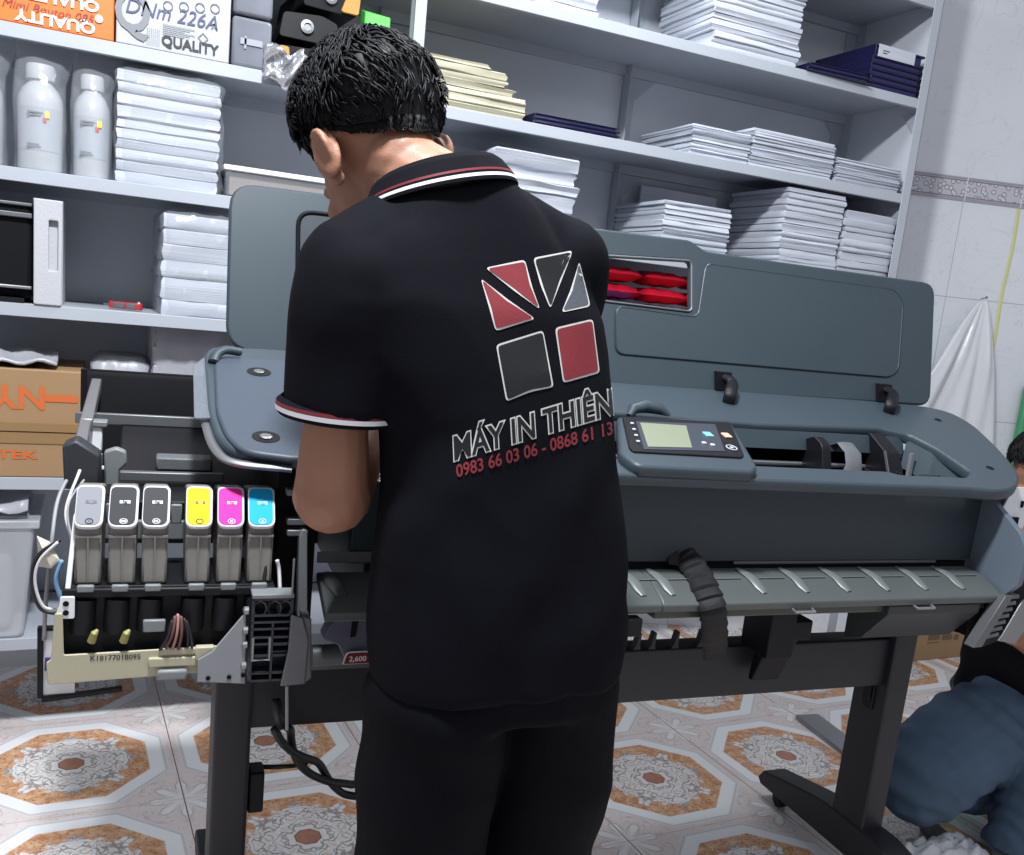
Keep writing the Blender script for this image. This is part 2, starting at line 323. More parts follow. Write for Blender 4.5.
# ---------------------------------------------------------------- shelving
YF,YB=2.60,3.0; XL,XR=-.95,2.66
shelf=thing('shelving_unit','tall light grey steel shelving unit standing behind the printer','shelving',((XL+XR)/2,(YF+YB)/2,0))
LV=[2.137,1.814,1.492,1.172,.734,.30,2.465]
for z in LV:
    xr=.80 if z<.5 else XR
    m=MB(); m.box(XL+.01,xr-.004,YF+.002,YB-.004,z-.004,z); m.prism([(YF,z),(YF+.003,z),(YF+.003,z-.028),(YF+.018,z-.028),(YF+.018,z-.032),(YF,z-.032)],XL,xr,'x')
    m.box(XL+.01,xr-.004,YB-.02,YB-.004,z-.035,z)
    link('shelf_board',m,M_shelf,shelf,bevel=.0012)
for x0,x1,mm in ((XL,.795,M_panel),(.797,1.68,M_panel),(1.682,XR,M_panel)):
    m=MB().box(x0,x1,YB-.003,YB,.06 if x0<0 else .70,2.7); link('back_panel',m,mm,shelf)
m=MB().box(XR-.003,XR,YF+.005,YB,.70,2.72); link('side_panel',m,M_panel,shelf)
def angle_post(x,y,dx,dy,w=.034): 
    m=MB(); m.box(min(x,x+dx*w),max(x,x+dx*w),min(y,y+dy*.003),max(y,y+dy*.003),0,2.74); m.box(min(x,x+dx*.003),max(x,x+dx*.003),min(y,y+dy*w),max(y,y+dy*w),0,2.74)
    link('upright',m,M_shelf,shelf,bevel=.0008)
angle_post(.776,YF-.004,1,1,.034); angle_post(XR+.003,YF-.004,-1,1,.04); angle_post(XL,YF-.004,1,1,.036)
angle_post(.78,YB-.005,1,-1,.04); angle_post(1.66,YB-.005,1,-1,.05); angle_post(XR-.004,YB-.005,-1,-1,.05)
for z in LV[:5]:
    for x,d in ((XR-.006,-1),(1.70,1),(.80,1)):
        m=MB(); yy=YB-.006; m.prism([(x,z-.036),(x+d*.09,z-.036),(x,z-.12)],yy-.003,yy,'y'); link('gusset',m,M_shelf,shelf)
    m=MB(); x=XR-.008; m.prism([(YF+.006,z-.04),(YF+.09,z-.04),(YF+.006,z-.13)],x-.002,x,'x'); link('gusset',m,M_shelf,shelf)
# ---------------------------------------------------------------- things on the shelves
def sheet_mesh(w,d,h,seed,wob=.004):
    """one bundle of sheets: soft-edged block whose four sides are uneven"""
    rr=random.Random(seed); m=MB(); n=4; v=[]
    lay=[0,.12,.5,.88,1.]; ins=[.004,.0005,0,.0005,.004]
    for L,i0 in zip(lay,ins):
        dx=rr.uniform(-wob,wob)*.5; dy=rr.uniform(-wob,wob)*.5
        pts=[]
        for (ax,ay),(bx,by) in ((( -1,-1),(1,-1)),((1,-1),(1,1)),((1,1),(-1,1)),((-1,1),(-1,-1))):
            for k in range(n):
                t=k/n; x=(ax+(bx-ax)*t)*(w/2-i0); y=(ay+(by-ay)*t)*(d/2-i0); e=rr.uniform(-1,1)*wob*.35
                pts.append((x+dx+e*(1 if abs(ax-bx)<1 else 0),y+dy+e*(1 if abs(ay-by)<1 else 0),L*h+rr.uniform(-1,1)*h*.05*(1 if 0<L<1 else .1)))
        v+=pts
    N=4*n; f=[(j*N+k,j*N+(k+1)%N,(j+1)*N+(k+1)%N,(j+1)*N+k) for j in range(4) for k in range(N)]+[tuple(range(N))[::-1],tuple(range(4*N,5*N))]
    return m.add(v,f)
def stack(px0,px1,pyb,pytop,z0,label,group,n,depth=.30,y=2.615,mt=None,name='paper_bundle',wob=.006,cat='paper bundle',yaw=.012,jit=.006,dx=0):
    """separate bundles lying on one another between two places on the front of a shelf"""
    depth=min(depth,.315); a=S(px0,pyb,y)[0]; b=S(px1,pyb,y)[0]; zt=S((px0+px1)/2,pytop,y)[2]; w=abs(b-a); xc=(a+b)/2+dx; hs=np.array([random.uniform(.75,1.25) for _ in range(n)]); hs*=(zt-z0)/hs.sum(); z=z0
    protos=[None]*3; out=[]
    for i in range(n):
        k=i%3
        m=sheet_mesh(w,depth,hs[i]*.975,i*17+n*5+int(px0),wob)
        o=link(name,m,mt or M_paper,base=(0,0,0),ang=50)
        o.location=(xc+random.uniform(-jit,jit),y+depth/2+random.uniform(-jit,jit)*.7,z); o.rotation_euler.z=random.uniform(-yaw,yaw); z+=hs[i]
        tag(o,label,cat,group); out.append(o)
    return out,xc,z
Z0,Z1,Z2,Z3,Z4,Z5=[z+.0006 for z in LV[:6]]
# right bay, top visible shelf
stack(708,797,62,-28,Z0,'white paper bundle in the tall stack left of the navy folders','tall paper stack on the highest shelf',14,.33)
stack(532,596,18,-24,Z0,'white paper bundle in the short stack above the cream folders','short paper stack on the highest shelf',4,.26)
# right bay, second shelf
stack(691,750,150,128,Z1,'white paper bundle in the left stack under the shelf of navy binders','second shelf stack by the rear post',10,.33)
stack(750,833,165,135,Z1,'white paper bundle in the middle stack under the shelf of navy binders','second shelf middle stack',12,.32)
stack(835,900,180,163,Z1,'white paper bundle in the lowest stack by the end panel, second shelf','second shelf end stack',9,.30)
# right bay, third shelf
stack(660,727,240,204,Z2,'white paper bundle in the stack directly above the printer lid window','third shelf stack above the lid window',11,.33)
stack(778,836,260,190,Z2,'white paper bundle in the tallest of the stacks just above the raised lid','third shelf tallest stack',14,.36)
stack(838,888,270,212,Z2,'white paper bundle in the stack ending the row just above the raised lid','third shelf end stack',10,.28)
m=MB(); a=S(640,180,2.96)[0]; b=S(716,190,2.96)[0]; m.box(a,b,2.944,2.956,Z2,Z2+.255); tag(link('card_sheet',m,M_paper,bevel=.003),'large pale card standing upright against the back of the third shelf','card')
o,_,_=stack(492,577,190,152,Z2,'white paper bundle in the stack beside the standing man\'s collar','stack by the collar',6,.30,wob=.012)
# cream folders
a=S(452,107,2.62)[0]
for i,(x0,x1,h,ya) in enumerate(((.74,1.155,.030,.0),(.745,1.15,.022,.01),(.75,1.155,.018,-.01),(.74,1.11,.020,.03),(.75,1.09,.018,-.02),(.73,1.085,.022,.015),(.73,1.03,.014,-.03))):
    zz=Z1+sum((.030,.022,.018,.020,.018,.022,.014)[:i])
    o=link('cream_folder',sheet_mesh(x1-x0,.27,h*.97,i+90,.012),M_cream,base=(0,0,0)); o.location=((x0+x1)/2,2.79,zz); o.rotation_euler.z=ya
    tag(o,'cream paper folder in the slumped stack behind the standing man\'s head','paper folder','cream folders')
# navy folders
def folder(x0,x1,y0,y1,z,h,label,group=None,yaw=0,lab=False,name='folder'):
    t=thing(name,label,'folder',((x0+x1)/2,(y0+y1)/2,z),group=group)
    m=MB(); m.box(x0,x1,y0,y1,z,z+h*.16); m.box(x0,x1,y0,y1,z+h*.84,z+h); m.box(x0,x0+.004,y0,y1,z+h*.1,z+h*.9)
    link('cover',m,M_navy,t,bevel=.0008); m=MB().box(x0+.006,x1-.012,y0+.006,y1-.004,z+h*.17,z+h*.8); link('sheets',m,mat('folder_sheets',(46,48,92),.6,0,.5,3,.2,3,.3,(1,1,200)),t)
    if lab:
        m=MB(); m.box(x0+.012,x1-.05,y0-.002,y0+.16,z+h,z+h+.0015); m.box(x0+.012,x1-.05,y0-.0035,y0-.0005,z+h*.0,z+h)
        m.m=1; m.box(x0+.03,x0+.06,y0-.0040,y0-.0036,z+h*.5,z+h*.58); m.box(x0+.03,x0+.05,y0-.0040,y0-.0036,z+h*.3,z+h*.38); link('paper_label',m,[M_paper,M_ink],t)
    t.rotation_euler.z=yaw; return t
for i in range(3): folder(1.172+.002*i,1.475-.004*i,2.63,2.86,Z1+.012*i,.0115,'thin navy folder in the low pile right of the cream folders','navy folders by the cream stack',.0)
a=S(805,85,2.60)[0]; b=S(868,96,2.60)[0]
for i in range(2): folder(a+.01*i,b-.008,2.585,2.86,Z0+.013*i,.0125,'thin navy folder lying flat beside the thick navy binder pile','flat navy folders on the highest shelf',-.05)
a=S(868,96,2.60)[0]; b=2.632; zt=S(868,40,2.6)[2]; n=6; h=(zt-Z0)/(n+1)
for i in range(n):
    top=i==n-1
    folder(a+random.uniform(-.006,.006),b-random.uniform(0,.015),2.602,2.90,Z0+h*i,h*(1.9 if top else .97),'navy binder with a white label, topmost of the pile by the end panel' if top else 'thick navy binder under the white-labelled one by the end panel',None if top else 'navy binders by the end panel',0,top,'binder')
# ---- left bay, second shelf: cartons
def card_box(name,x0,x1,y0,y1,z0,z1,mt,label,cat,inks=(),deco=None,flaps=False,bev=.003):
    t=thing(name,label,cat,((x0+x1)/2,(y0+y1)/2,z0))
    link('carton_body',MB().box(x0,x1,y0,y1,z0,z1),mt,t,bevel=bev)
    if deco:
        m=MB(); deco(m); link('printing',m,list(inks),t)
    return t
def ob(m):
    def q(px,py,up=False): p=S(px,py,2.6); return axes((p[0],2.5985,p[2]),(-1,0,0) if up else (1,0,0),(0,0,-1) if up else (0,0,1))
    m.m=0; m.text('QUALITY',q(56,21,1),.034,bold=.0012,sx=1.2); m.text('QUALITY',q(60,-1,1),.034,bold=.0012,sx=1.2)
    m.lathe([(.009,0),(.009,.0006)],M=q(99,19)@Matrix.Translation((0,0,0)),n=18)
    m.m=1; m.text('Mimi Bouton 085',q(48,11),.026,sx=1.05,shear=.3)
x0=-.30; x1=S(114,38)[0]
card_box('carton',x0,x1,2.602,2.90,Z1,Z1+.275,M_orange,'orange carton with upside-down white QUALITY lettering at the shelf\'s left end','carton',(M_white,M_penred),ob)
x0=x1+.004; x1=S(229,62)[0]
def wb(m):
    def q(px,py): p=S(px,py,2.6); return FRONT(p[0],2.5985,p[2])
    m.m=0; m.text('QUALITY',q(190,46),.033,bold=.0010,sx=.98)
    m.m=1; m.text('Q',q(132.5,13),.130,bold=.003,sx=.78)
    for i,px in enumerate((168,184,200,215)):
        m.tube([tuple(q(px,4+.9*i+2)@Vector((.0105*math.cos(a),.0105*math.sin(a),0))) for a in np.linspace(0,2*PI,17)],.0012,4)
    for k in range(6): m.box(S(163,20)[0],S(163,20)[0]+.075-.012*(k%3),2.5983,2.5988,S(165,25)[2]-.0042*k,S(165,25)[2]-.0042*k+.0016)
    for k in range(9):
        for l in range(7): m.box(S(147,28)[0]+.0045*l,S(147,28)[0]+.0045*l+.0018,2.5983,2.5988,S(147,28)[2]-.0045*k,S(147,28)[2]-.0045*k+.0018)
    m.text('\u25c7',q(203,39),.028); m.text('A',q(214,27),.022)
    m.m=2; m.text('DNm 226A',q(172,15),.048,shear=.25,sx=.95)
card_box('carton',x0,x1,2.602,2.90,Z1,Z1+.275,M_whitebox,'white carton with a large grey Q and black QUALITY lettering','carton',(M_ink,M_greyink,M_pen),wb)
# two smoky clear packs
a=S(230,64)[0]+.004; b=S(271,70)[0]; 
for i in range(2):
    t=thing('clear_pack','smoky clear plastic pack right of the white carton, '+('upper of two' if i else 'lower of two'),'plastic pack',((a+b)/2,2.75,Z1+.125*i))
    link('pack_film',MB().box(a,b,2.61,2.88,Z1+.125*i+.001,Z1+.125*i+.121),mat('smoky_plastic',(120,124,134),.12,0,.5,18,.2,10,.6),t,bevel=.008)
    m=MB().box(a+.02,a+.075,2.6065,2.6085,Z1+.125*i+.055,Z1+.125*i+.07); m.box(a+.03,a+.035,2.6065,2.6085,Z1+.125*i+.045,Z1+.125*i+.075); link('pull_tab',m,mat('smoky_tab',(160,164,172),.2),t)
# toner units and foil bag
Mf=mat('foil',(205,206,212),.22,.8,.9,30); Mam=mat('amber_plastic',(196,142,74),.4,0,.1,60)
for i,(px,py,yaw,lab) in enumerate(((285,70,.05,'black toner unit with an amber end lying on the foil bag'),(296,38,-.06,'wrapped all-black toner unit in the middle of its pile'),(312,8,.08,'black toner unit with amber end cap, topmost of the pile by the clear packs'))):
    p=S(px,py,2.66); zc=Z1+.05+.085*i; x=p[0]+.03
    t=thing('toner_unit',lab,'toner unit',(x,2.78,zc-.035))
    m=MB(); m.prism(rounded([(x-.07,zc-.033),(x+.075,zc-.036),(x+.085,zc+.02),(x+.04,zc+.036),(x-.06,zc+.030)],.012),2.64,2.92,'y'); link('housing',m,M_black,t,bevel=.002)
    m=MB(); m.prism(rounded([(x+.03,zc-.03),(x+.078,zc-.03),(x+.082,zc+.018),(x+.05,zc+.028)],.008),2.628,2.6395,'y')
    if i!=1: link('end_cap',m,Mam,t,bevel=.001)
    m=MB()
    if i==0: m.prism(rounded([(x-.066,zc-.028),(x-.03,zc-.028),(x-.035,zc+.026),(x-.06,zc+.026)],.006),2.63,2.6395,'y')
    if i==0: link('end_cap',m,Mam,t,bevel=.001)
    m=MB(); m.lathe([(.017,0),(.017,.008),(.010,.009),(.010,.004)],(x+.002,2.6395,zc+.0),18,Matrix.Rotation(PI/2,4,'X')); link('gear',m,M_metal,t)
    t.rotation_euler.z=yaw
m=MB(); p=S(279,74,2.6); v=[];n=12
for j in range(9):
    for i in range(n): 
        s=i/(n-1); t=j/8; v.append((p[0]-.045+.10*s,2.568+.012*math.sin(s*11+t*5)+.015*math.cos(t*9+s*6)-.0*t,Z1+.052-.085*t+.012*math.sin(s*8)))
m.add(v,[(j*n+i,j*n+i+1,(j+1)*n+i+1,(j+1)*n+i) for j in range(8) for i in range(n-1)]); o=link('foil_bag',m,Mf,smooth=True); sd=o.modifiers.new('t','SOLIDIFY'); sd.thickness=.003
tag(o,'crumpled silver foil bag hanging over the shelf edge under the toner units','foil bag')
p=S(376,30,2.64); m=MB(); x=p[0]; zt=p[2]+.044
m.hexa([(x-.035,2.63,Z1),(x+.03,2.61,Z1),(x+.04,2.68,Z1),(x-.03,2.70,Z1)],[(x-.035,2.63,zt-.005),(x+.03,2.61,zt-.014),(x+.04,2.68,zt),(x-.03,2.70,zt+.016)])
tag(link('green_box',m,mat('bright_green',(74,205,64),.45),bevel=.003),'small bright green box just showing over the top of the standing man\'s head','box')
# ---- left bay, third shelf: bottles in plastic bags, wrapped papers
Mbot=mat('bottle_white',(182,185,189),.35); Mlab=mat('bottle_label',(168,173,181),.5)
M_pale=mat('pale_seal',(205,216,216),.4)
def bottle(px,py,h,r,label,dx=0):
    p=S(px,py,2.66); x,y,z=p[0],2.665,Z2
    t=thing('bottle',label,'bottle',(x,y,z))
    pr=[(r*.95,0.001),(r,.008),(r,h*.60),(r*.96,h*.66),(r*.80,h*.73),(r*.52,h*.79),(r*.46,h*.82)]
    link('bottle_body',MB().lathe(pr,(x,y,z),24),Mbot,t,ang=60)
    m=MB(); m.lathe([(r*.62,h*.815),(r*.64,h*.83),(r*.64,h*.93),(r*.58,h*.95)],(x,y,z),24); link('cap',m,Mbot,t,ang=50)
    n=14; v=[]
    for j,zz in enumerate((h*.18,h*.56)):
        for i in range(n): a=-PI/2-1.05+2.1*i/(n-1); v.append((x+(r+.0008)*math.cos(a),y+(r+.0008)*math.sin(a),z+zz))
    m=MB(); m.add(v,[(i,i+1,n+i+1,n+i) for i in range(n-1)]); yy=y-r-.002
    m.m=1
    for k,(w,dz) in enumerate(((.034,.50),(.030,.475),(.026,.22),(.030,.20))): m.box(x-.026,x-.026+w,yy,yy+.001,z+h*dz,z+h*dz+.004)
    m.m=2; m.box(x+.012,x+.022,yy,yy+.001,z+h*.47,z+h*.53); m.m=3; m.box(x+.008,x+.016,yy,yy+.001,z+h*.43,z+h*.47)
    link('label',m,[Mlab,M_greyink,mat('label_yellow',(226,214,70),.5),mat('label_red',(190,70,50),.5)],t,ang=60)
    # the clear bag around it
    v=[];n=28;L=[0.,.03,.15,.4,.62,.8,.95,1.08,1.16]
    for j,l in enumerate(L):
        fl=max(0,(l-.8)/.36)
        for i in range(n):
            a=2*PI*i/n; rr=r*(1.12+.06*math.sin(3*a+l*7)+.04*math.sin(7*a-l*5)); ry=rr*(1-.75*fl); rx=rr*(1+.25*fl)
            v.append((x+rx*math.cos(a)+.01*fl,y+ry*math.sin(a)*.98+.02*fl,z+h*l*1.0+.004+.010*fl*math.sin(2*a)))
    m=MB(); m.add(v,[(j*n+i,j*n+(i+1)%n,(j+1)*n+(i+1)%n,(j+1)*n+i) for j in range(len(L)-1) for i in range(n)]); link('plastic_bag',m,M_film,t,smooth=True)
    return t
bottle(40,176,.262,.051,'white plastic bottle in a clear bag, with a yellow mark on its label')
bottle(91,182,.258,.042,'white plastic bottle in a clear bag touching the wrapped paper stack')
bottle(-20,168,.255,.050,'bagged white bottle cut by the photo\'s left edge on the third shelf')
def wrapped(px0,px1,pyb,pytop,z0,n,label,depth=.30,y=2.615,film=.8,name='wrapped_paper_stack',mt=None,over=True):
    a=S(px0,pyb,y)[0]; b=S(px1,pyb,y)[0]; zt=S((px0+px1)/2,pytop,y)[2]; w=b-a
    t=thing(name,label,'paper stack',((a+b)/2,y+depth/2,z0)); hs=np.array([random.uniform(.8,1.25) for _ in range(n)]); hs*=(zt-z0)/hs.sum(); z=z0
    for i in range(n):
        m=sheet_mesh(w,depth,hs[i]*.97,i*13+n+int(px0),.006); m.v=[(q[0]+(a+b)/2+random.uniform(-.0,.0),q[1]+y+depth/2,q[2]+z) for q in m.v]
        link('paper_pack',m,mt or M_paper,t,ang=50); z+=hs[i]
    v=[];nn=36;L=[.0,.06,.2,.4,.6,.8,.97,1.03]
    for j,l in enumerate(L):
        for i in range(nn):
            ang=2*PI*i/nn; c,s=math.cos(ang),math.sin(ang); k=(abs(c)**8+abs(s)**8)**(-1/8.); wr=.006+.005*math.sin(ang*9+l*11)+.003*math.sin(ang*19-l*17); end=.0 if l<1 else -.02
            v.append(((a+b)/2+(w/2+wr+end+(.018 if c>.6 else .0)*(1+math.sin(l*21))*.5)*k*c,y+depth/2+(depth/2+wr*.8+end)*k*s,z0+.002+(zt-z0+.006)*l))
    m=MB(); m.add(v,[(j*nn+i,j*nn+(i+1)%nn,(j+1)*nn+(i+1)%nn,(j+1)*nn+i) for j in range(len(L)-1) for i in range(nn)]+[tuple(range((len(L)-1)*nn,len(L)*nn))])
    link('plastic_wrap',m,M_film if film<.9 else M_tapes,t,smooth=True); return t
wrapped(115,217,186,76,Z2,10,'tall stack of white paper in clear wrap right of the two bagged bottles')
a=S(225,195,2.6)[0]; b=a+.29
t=thing('clear_tray','low clear plastic tray of brown sheets half hidden by the raised lid','tray',((a+b)/2,2.75,Z2))
link('tray_shell',MB().box(a,b,2.612,2.88,Z2+.001,Z2+.078),M_film,t,bevel=.006); link('sheets',MB().box(a+.012,b-.012,2.625,2.87,Z2+.004,Z2+.062),mat('brown_sheets',(140,128,122),.7,0,.4,3,.1,3,.3,(1,1,120)),t,bevel=.003)
link('rim',MB().box(a-.004,b+.004,2.607,2.885,Z2+.066,Z2+.079),M_white,t,bevel=.002)
# ---- left bay, fourth shelf
a=S(33,300,2.6)[0]; b=S(62,305,2.6)[0]; zt=S(46,199,2.6)[2]
m=MB(); m.box(a,b,2.611,2.86,Z3,zt); m.plate(rounded([(a+.001,Z3),(b-.001,Z3),(b-.001,zt-.001),(a+.001,zt-.001)],.006),Matrix(((1,0,0,0),(0,0,-1,2.603),(0,1,0,0),(0,0,0,1))),.018,.003,[rounded([(a+.034,Z3+.085),(b-.010,Z3+.085),(b-.010,Z3+.205),(a+.034,Z3+.205)],.004)[::-1]])
o=link('foam_block',m,mat('white_foam',(184,186,191),.85,0,.4,160)); tag(o,'upright white foam packing block holding the end of the black machine','foam block')
t=thing('boxed_machine','black machine wedged against the white foam block at the shelf\'s left end','machine',(a-.25,2.75,Z3))
link('machine_body',MB().box(a-.55,a-.004,2.62,2.90,Z3+.012,zt-.012),M_black2,t,bevel=.01)
m=MB(); m.box(a-.55,a-.003,2.606,2.622,zt-.05,zt-.038); m.box(a-.55,a-.003,2.61,2.622,zt-.022,zt-.014); link('chrome_strip',m,M_metald,t,bevel=.002)
m=MB(); m.box(a-.55,a-.0035,2.60,2.622,Z3+.034,Z3+.042); link('chrome_strip',m,M_metal,t,bevel=.002)
m=MB(); m.box(a-.55,a-.02,2.60,2.9,Z3,Z3+.012); link('base_plate',m,M_black,t)
# red pocket tool
p=S(126,305,2.68); m1=MB(); A=S(112,299,2.69); B=S(139,309,2.66); d=np.array([B[0]-A[0],-.02,0]); d/=np.linalg.norm(d); nrm=np.array([-d[1],d[0],0])
t=thing('pocket_tool','small red and grey pocket tool lying on the shelf under the bottles','tool',(p[0],2.68,Z3))
Mt=axes((p[0],2.68,Z3+.012),d,nrm); m=MB(); m.plate(rounded([(-.042,-.010),(.03,-.012),(.042,-.006),(.042,.008),(.02,.012),(-.042,.010)],.006),Mt,.018,.003); link('handle',m,mat('tool_red',(176,44,50),.4),t)
m=MB(); m.plate(rounded([(-.03,-.0125),(-.002,-.0135),(-.002,-.0100),(-.03,-.008)],.001),Mt,.014,.001); m.plate(rounded([(.004,-.0140),(.026,-.0135),(.026,-.009),(.004,-.010)],.001),Mt,.014,.001); m.plate([(-.056,-.003),(-.04,-.006),(-.04,.004)],Mt,.005); link('jaw',m,M_metald,t)
m=MB(); m.lathe([(.003,-.0),(.003,.012)],M=Mt@Matrix.Translation((.034,-.006,.0)),n=10); link('pivot',m,M_white,t)
wrapped(160,232,318,216,Z3,6,'stack of white paper in torn clear wrap left of the raised lid',.30,2.62)
# red foil packets seen through the lid window
Mr=mat('red_foil',(196,26,52),.26,.25,.8,45,.12,30,.6); M_blue=mat('blue_foil',(44,106,196),.3,.2,.6,45)
xs=[S(598,300,2.62)[0],S(645,290,2.62)[0],S(690,300,2.62)[0],S(735,300,2.62)[0]]; ztop_=S(650,268,2.62)[2]; nr=5; hh=(ztop_-Z3)/nr
def packet(w,d,h,seed):
    rr=random.Random(seed); nx,ny=10,8; v=[]; f=[]
    for side in (1,-1):
        for j in range(ny+1):
            for i in range(nx+1):
                s=i/nx*2-1; t=j/ny*2-1; e=(1-abs(s)**5)*(1-abs(t)**3.); v.append((s*w/2,t*d/2,h/2+side*h/2*e**.6*(.9+.10*math.sin(s*9+seed)*math.cos(t*5))+rr.uniform(-.001,.001)))
    K=(nx+1)*(ny+1)
    for sd in range(2):
        for j in range(ny):
            for i in range(nx):
                q=(j*(nx+1)+i,j*(nx+1)+i+1,(j+1)*(nx+1)+i+1,(j+1)*(nx+1)+i); q=tuple(k+sd*K for k in q); f.append(q if sd==0 else q[::-1])
    return MB().add(v,f)
for r in range(nr):
    for c in range(3):
        w=xs[c+1]-xs[c]; blue=(c==0 and r==2)
        o=link('foil_packet',packet(w*.965,.16,hh*.955,r*5+c),M_blue if blue else Mr,base=(0,0,0),smooth=True); o.location=((xs[c]+xs[c+1])/2,2.70+random.uniform(-.004,.004),Z3+hh*r)
        if blue: tag(o,'blue foil packet among the red ones behind the lid window','packet')
        else: tag(o,'shiny red foil packet in the pile seen through the lid window','packet','red foil packets')
m=MB(); m.box(xs[0],xs[3],2.66,2.9,Z3+hh*nr+.0,Z3+hh*nr+.006); 
# ---- left bay, fifth shelf: cartons, dusty packs
def cb(m):
    def q(px,py,up=False): p=S(px,py,2.602); return axes((p[0],2.6005,p[2]),(-1,0,0) if up else (1,0,0),(0,0,-1) if up else (0,0,1))
    m.m=0; m.text('NY',q(20,396,1),.082,bold=.002,sx=1.05); a=S(45,398,2.602); b=S(78,398,2.602); m.box(a[0],b[0],2.6002,2.6015,a[2]-.009,a[2]+.009)
def cb2(m):
    p=S(17,455,2.602); m.m=0; m.text('TEK',FRONT(p[0],2.6005,p[2]),.03,bold=.001,sx=1.7)
a=-.42; b=S(84,400,2.602)[0]; z1=S(40,432,2.602)[2]; z2=S(40,370,2.602)[2]
Zl=Z4
def flapbox(name,z0,z1,label,deco):
    t=card_box(name,a,b,2.602,2.92,z0,z1,M_card,label,'carton',(M_cardink,M_ink),deco)
    return t
t=flapbox('brown_carton',z1+.0,z2,'brown carton with upside-down orange lettering under a sheet of plastic film',cb)
link('packing_tape',MB().box(a+.001,b-.002,2.5995,2.6015,z1+.001,z1+.022),M_cardtape,t)
t=flapbox('brown_carton',Zl,z1-.001,'brown carton with small TEK lettering, lower of two left of the printer',cb2)
link('packing_tape',MB().box(a+.001,b-.002,2.5995,2.6015,z1-.030,z1-.003),M_cardtape,t)
# film on the carton
m=MB(); v=[]; n=22; k=9
xa,xb=-.40,S(57,360,2.62)[0]
for j in range(k):
    for i in range(n):
        s=i/(n-1); tt=j/(k-1); v.append((xa+(xb-xa)*s,2.612+.25*tt,z2+.018+.030*math.sin(tt*PI)*(1-s*.5)+.006*math.sin(s*23+tt*7)+.006*math.sin(tt*17-s*5)))
m.add(v,[(j*n+i,j*n+i+1,(j+1)*n+i+1,(j+1)*n+i) for j in range(k-1) for i in range(n-1)]); o=link('plastic_film',m,M_tapes,smooth=True); sd=o.modifiers.new('t','SOLIDIFY'); sd.thickness=.008
tag(o,'crumpled clear plastic film lying on the brown carton','plastic film')
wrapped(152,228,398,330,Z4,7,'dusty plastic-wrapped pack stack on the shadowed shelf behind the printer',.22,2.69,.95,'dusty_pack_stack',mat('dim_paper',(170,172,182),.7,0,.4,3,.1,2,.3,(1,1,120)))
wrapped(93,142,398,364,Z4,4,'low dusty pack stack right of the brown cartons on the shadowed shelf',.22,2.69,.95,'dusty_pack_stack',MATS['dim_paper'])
# ---------------------------------------------------------------- the large printer (P frame: x along it, y into the room, z up)
PB=(1.0,1.66,0.)
pr=thing('wide_format_printer','large slate grey wide-format printer with its lid raised and left side opened up','printer',PB,'P')
# stand
for xl,nm in ((.106,'left'),(1.606,'right')):
    m=MB(); m.prism(rounded([(xl,1.565),(xl+.064,1.565),(xl+.064,1.675),(xl,1.675)],.008),.10,.735,'z')
    leg=link('leg',m,M_stand,pr,ang=40)
    m=MB(); x0,x1=xl-.004,xl+.070
    m.prism([(1.285,.045),(1.95,.045),(1.965,.06),(1.945,.088),(1.76,.125),(1.70,.135),(1.52,.135),(1.45,.12),(1.31,.088),(1.275,.06)],x0,x1,'x'); link('foot',m,M_stand,leg,bevel=.004)
    for y in (1.33,1.90):
        m=MB(); m.lathe([(.004,-.012),(.021,-.012),(.023,-.008),(.023,.008),(.021,.012),(.004,.012)],((x0+x1)/2,y,.023),18,Matrix.Rotation(PI/2,4,'Y')); m.box((x0+x1)/2-.016,(x0+x1)/2-.013,y-.012,y+.012,.02,.05); m.box((x0+x1)/2+.013,(x0+x1)/2+.016,y-.012,y+.012,.02,.05); link('caster',m,M_black,leg)
    m=MB(); m.lathe([(.006,0),(.006,.004)],(xl-.0001,1.61,.585),10,Matrix.Rotation(-PI/2,4,'Y')); link('bolt',m,M_metal,leg)
m=MB(); m.box(1.60,1.607,1.60,1.635,.43,.50); m.box(1.594,1.60,1.605,1.630,.45,.49); link('cable_clip',m,M_black,pr,bevel=.003)
m=MB(); m.box(.172,.20,1.585,1.63,.33,.41); link('cable_clip',m,M_black,pr,bevel=.004)
m=MB(); m.prism(rounded([(1.585,.498),(1.645,.498),(1.645,.615),(1.585,.615)],.006),.165,1.61,'x'); link('cross_bar',m,M_stand,pr,ang=40)
# body
m=MB(); m.prism([(1.475,.735),(1.95,.735),(1.96,1.00),(1.47,.90),(1.475,.83)],.33,1.655,'x'); link('chassis',m,mat('chassis_grey',(62,66,66),.5,.2,.1,200,.08,8),pr,bevel=.003)
m=MB(); m.prism([(1.452,.846),(1.470,.846),(1.470,1.005),(1.449,1.012)],.30,1.652,'x'); link('front_panel',m,M_front,pr,bevel=.002)
m=MB(); m.box(.33,1.645,1.462,1.475,.828,.86); link('feed_slot',m,M_black2,pr)
m=MB(); m.prism(rounded([(1.456,.838),(1.466,.838),(1.466,.846),(1.456,.846)],.003),1.05,1.56,'x'); link('slot_strip',m,M_metald,pr)
m=MB(); m.prism([(1.948,.74),(1.968,.74),(1.975,1.085),(1.95,1.088)],P(86,400,1.95)[0]-.01,1.74,'x'); link('rear_panel',m,M_black2,pr,bevel=.003)
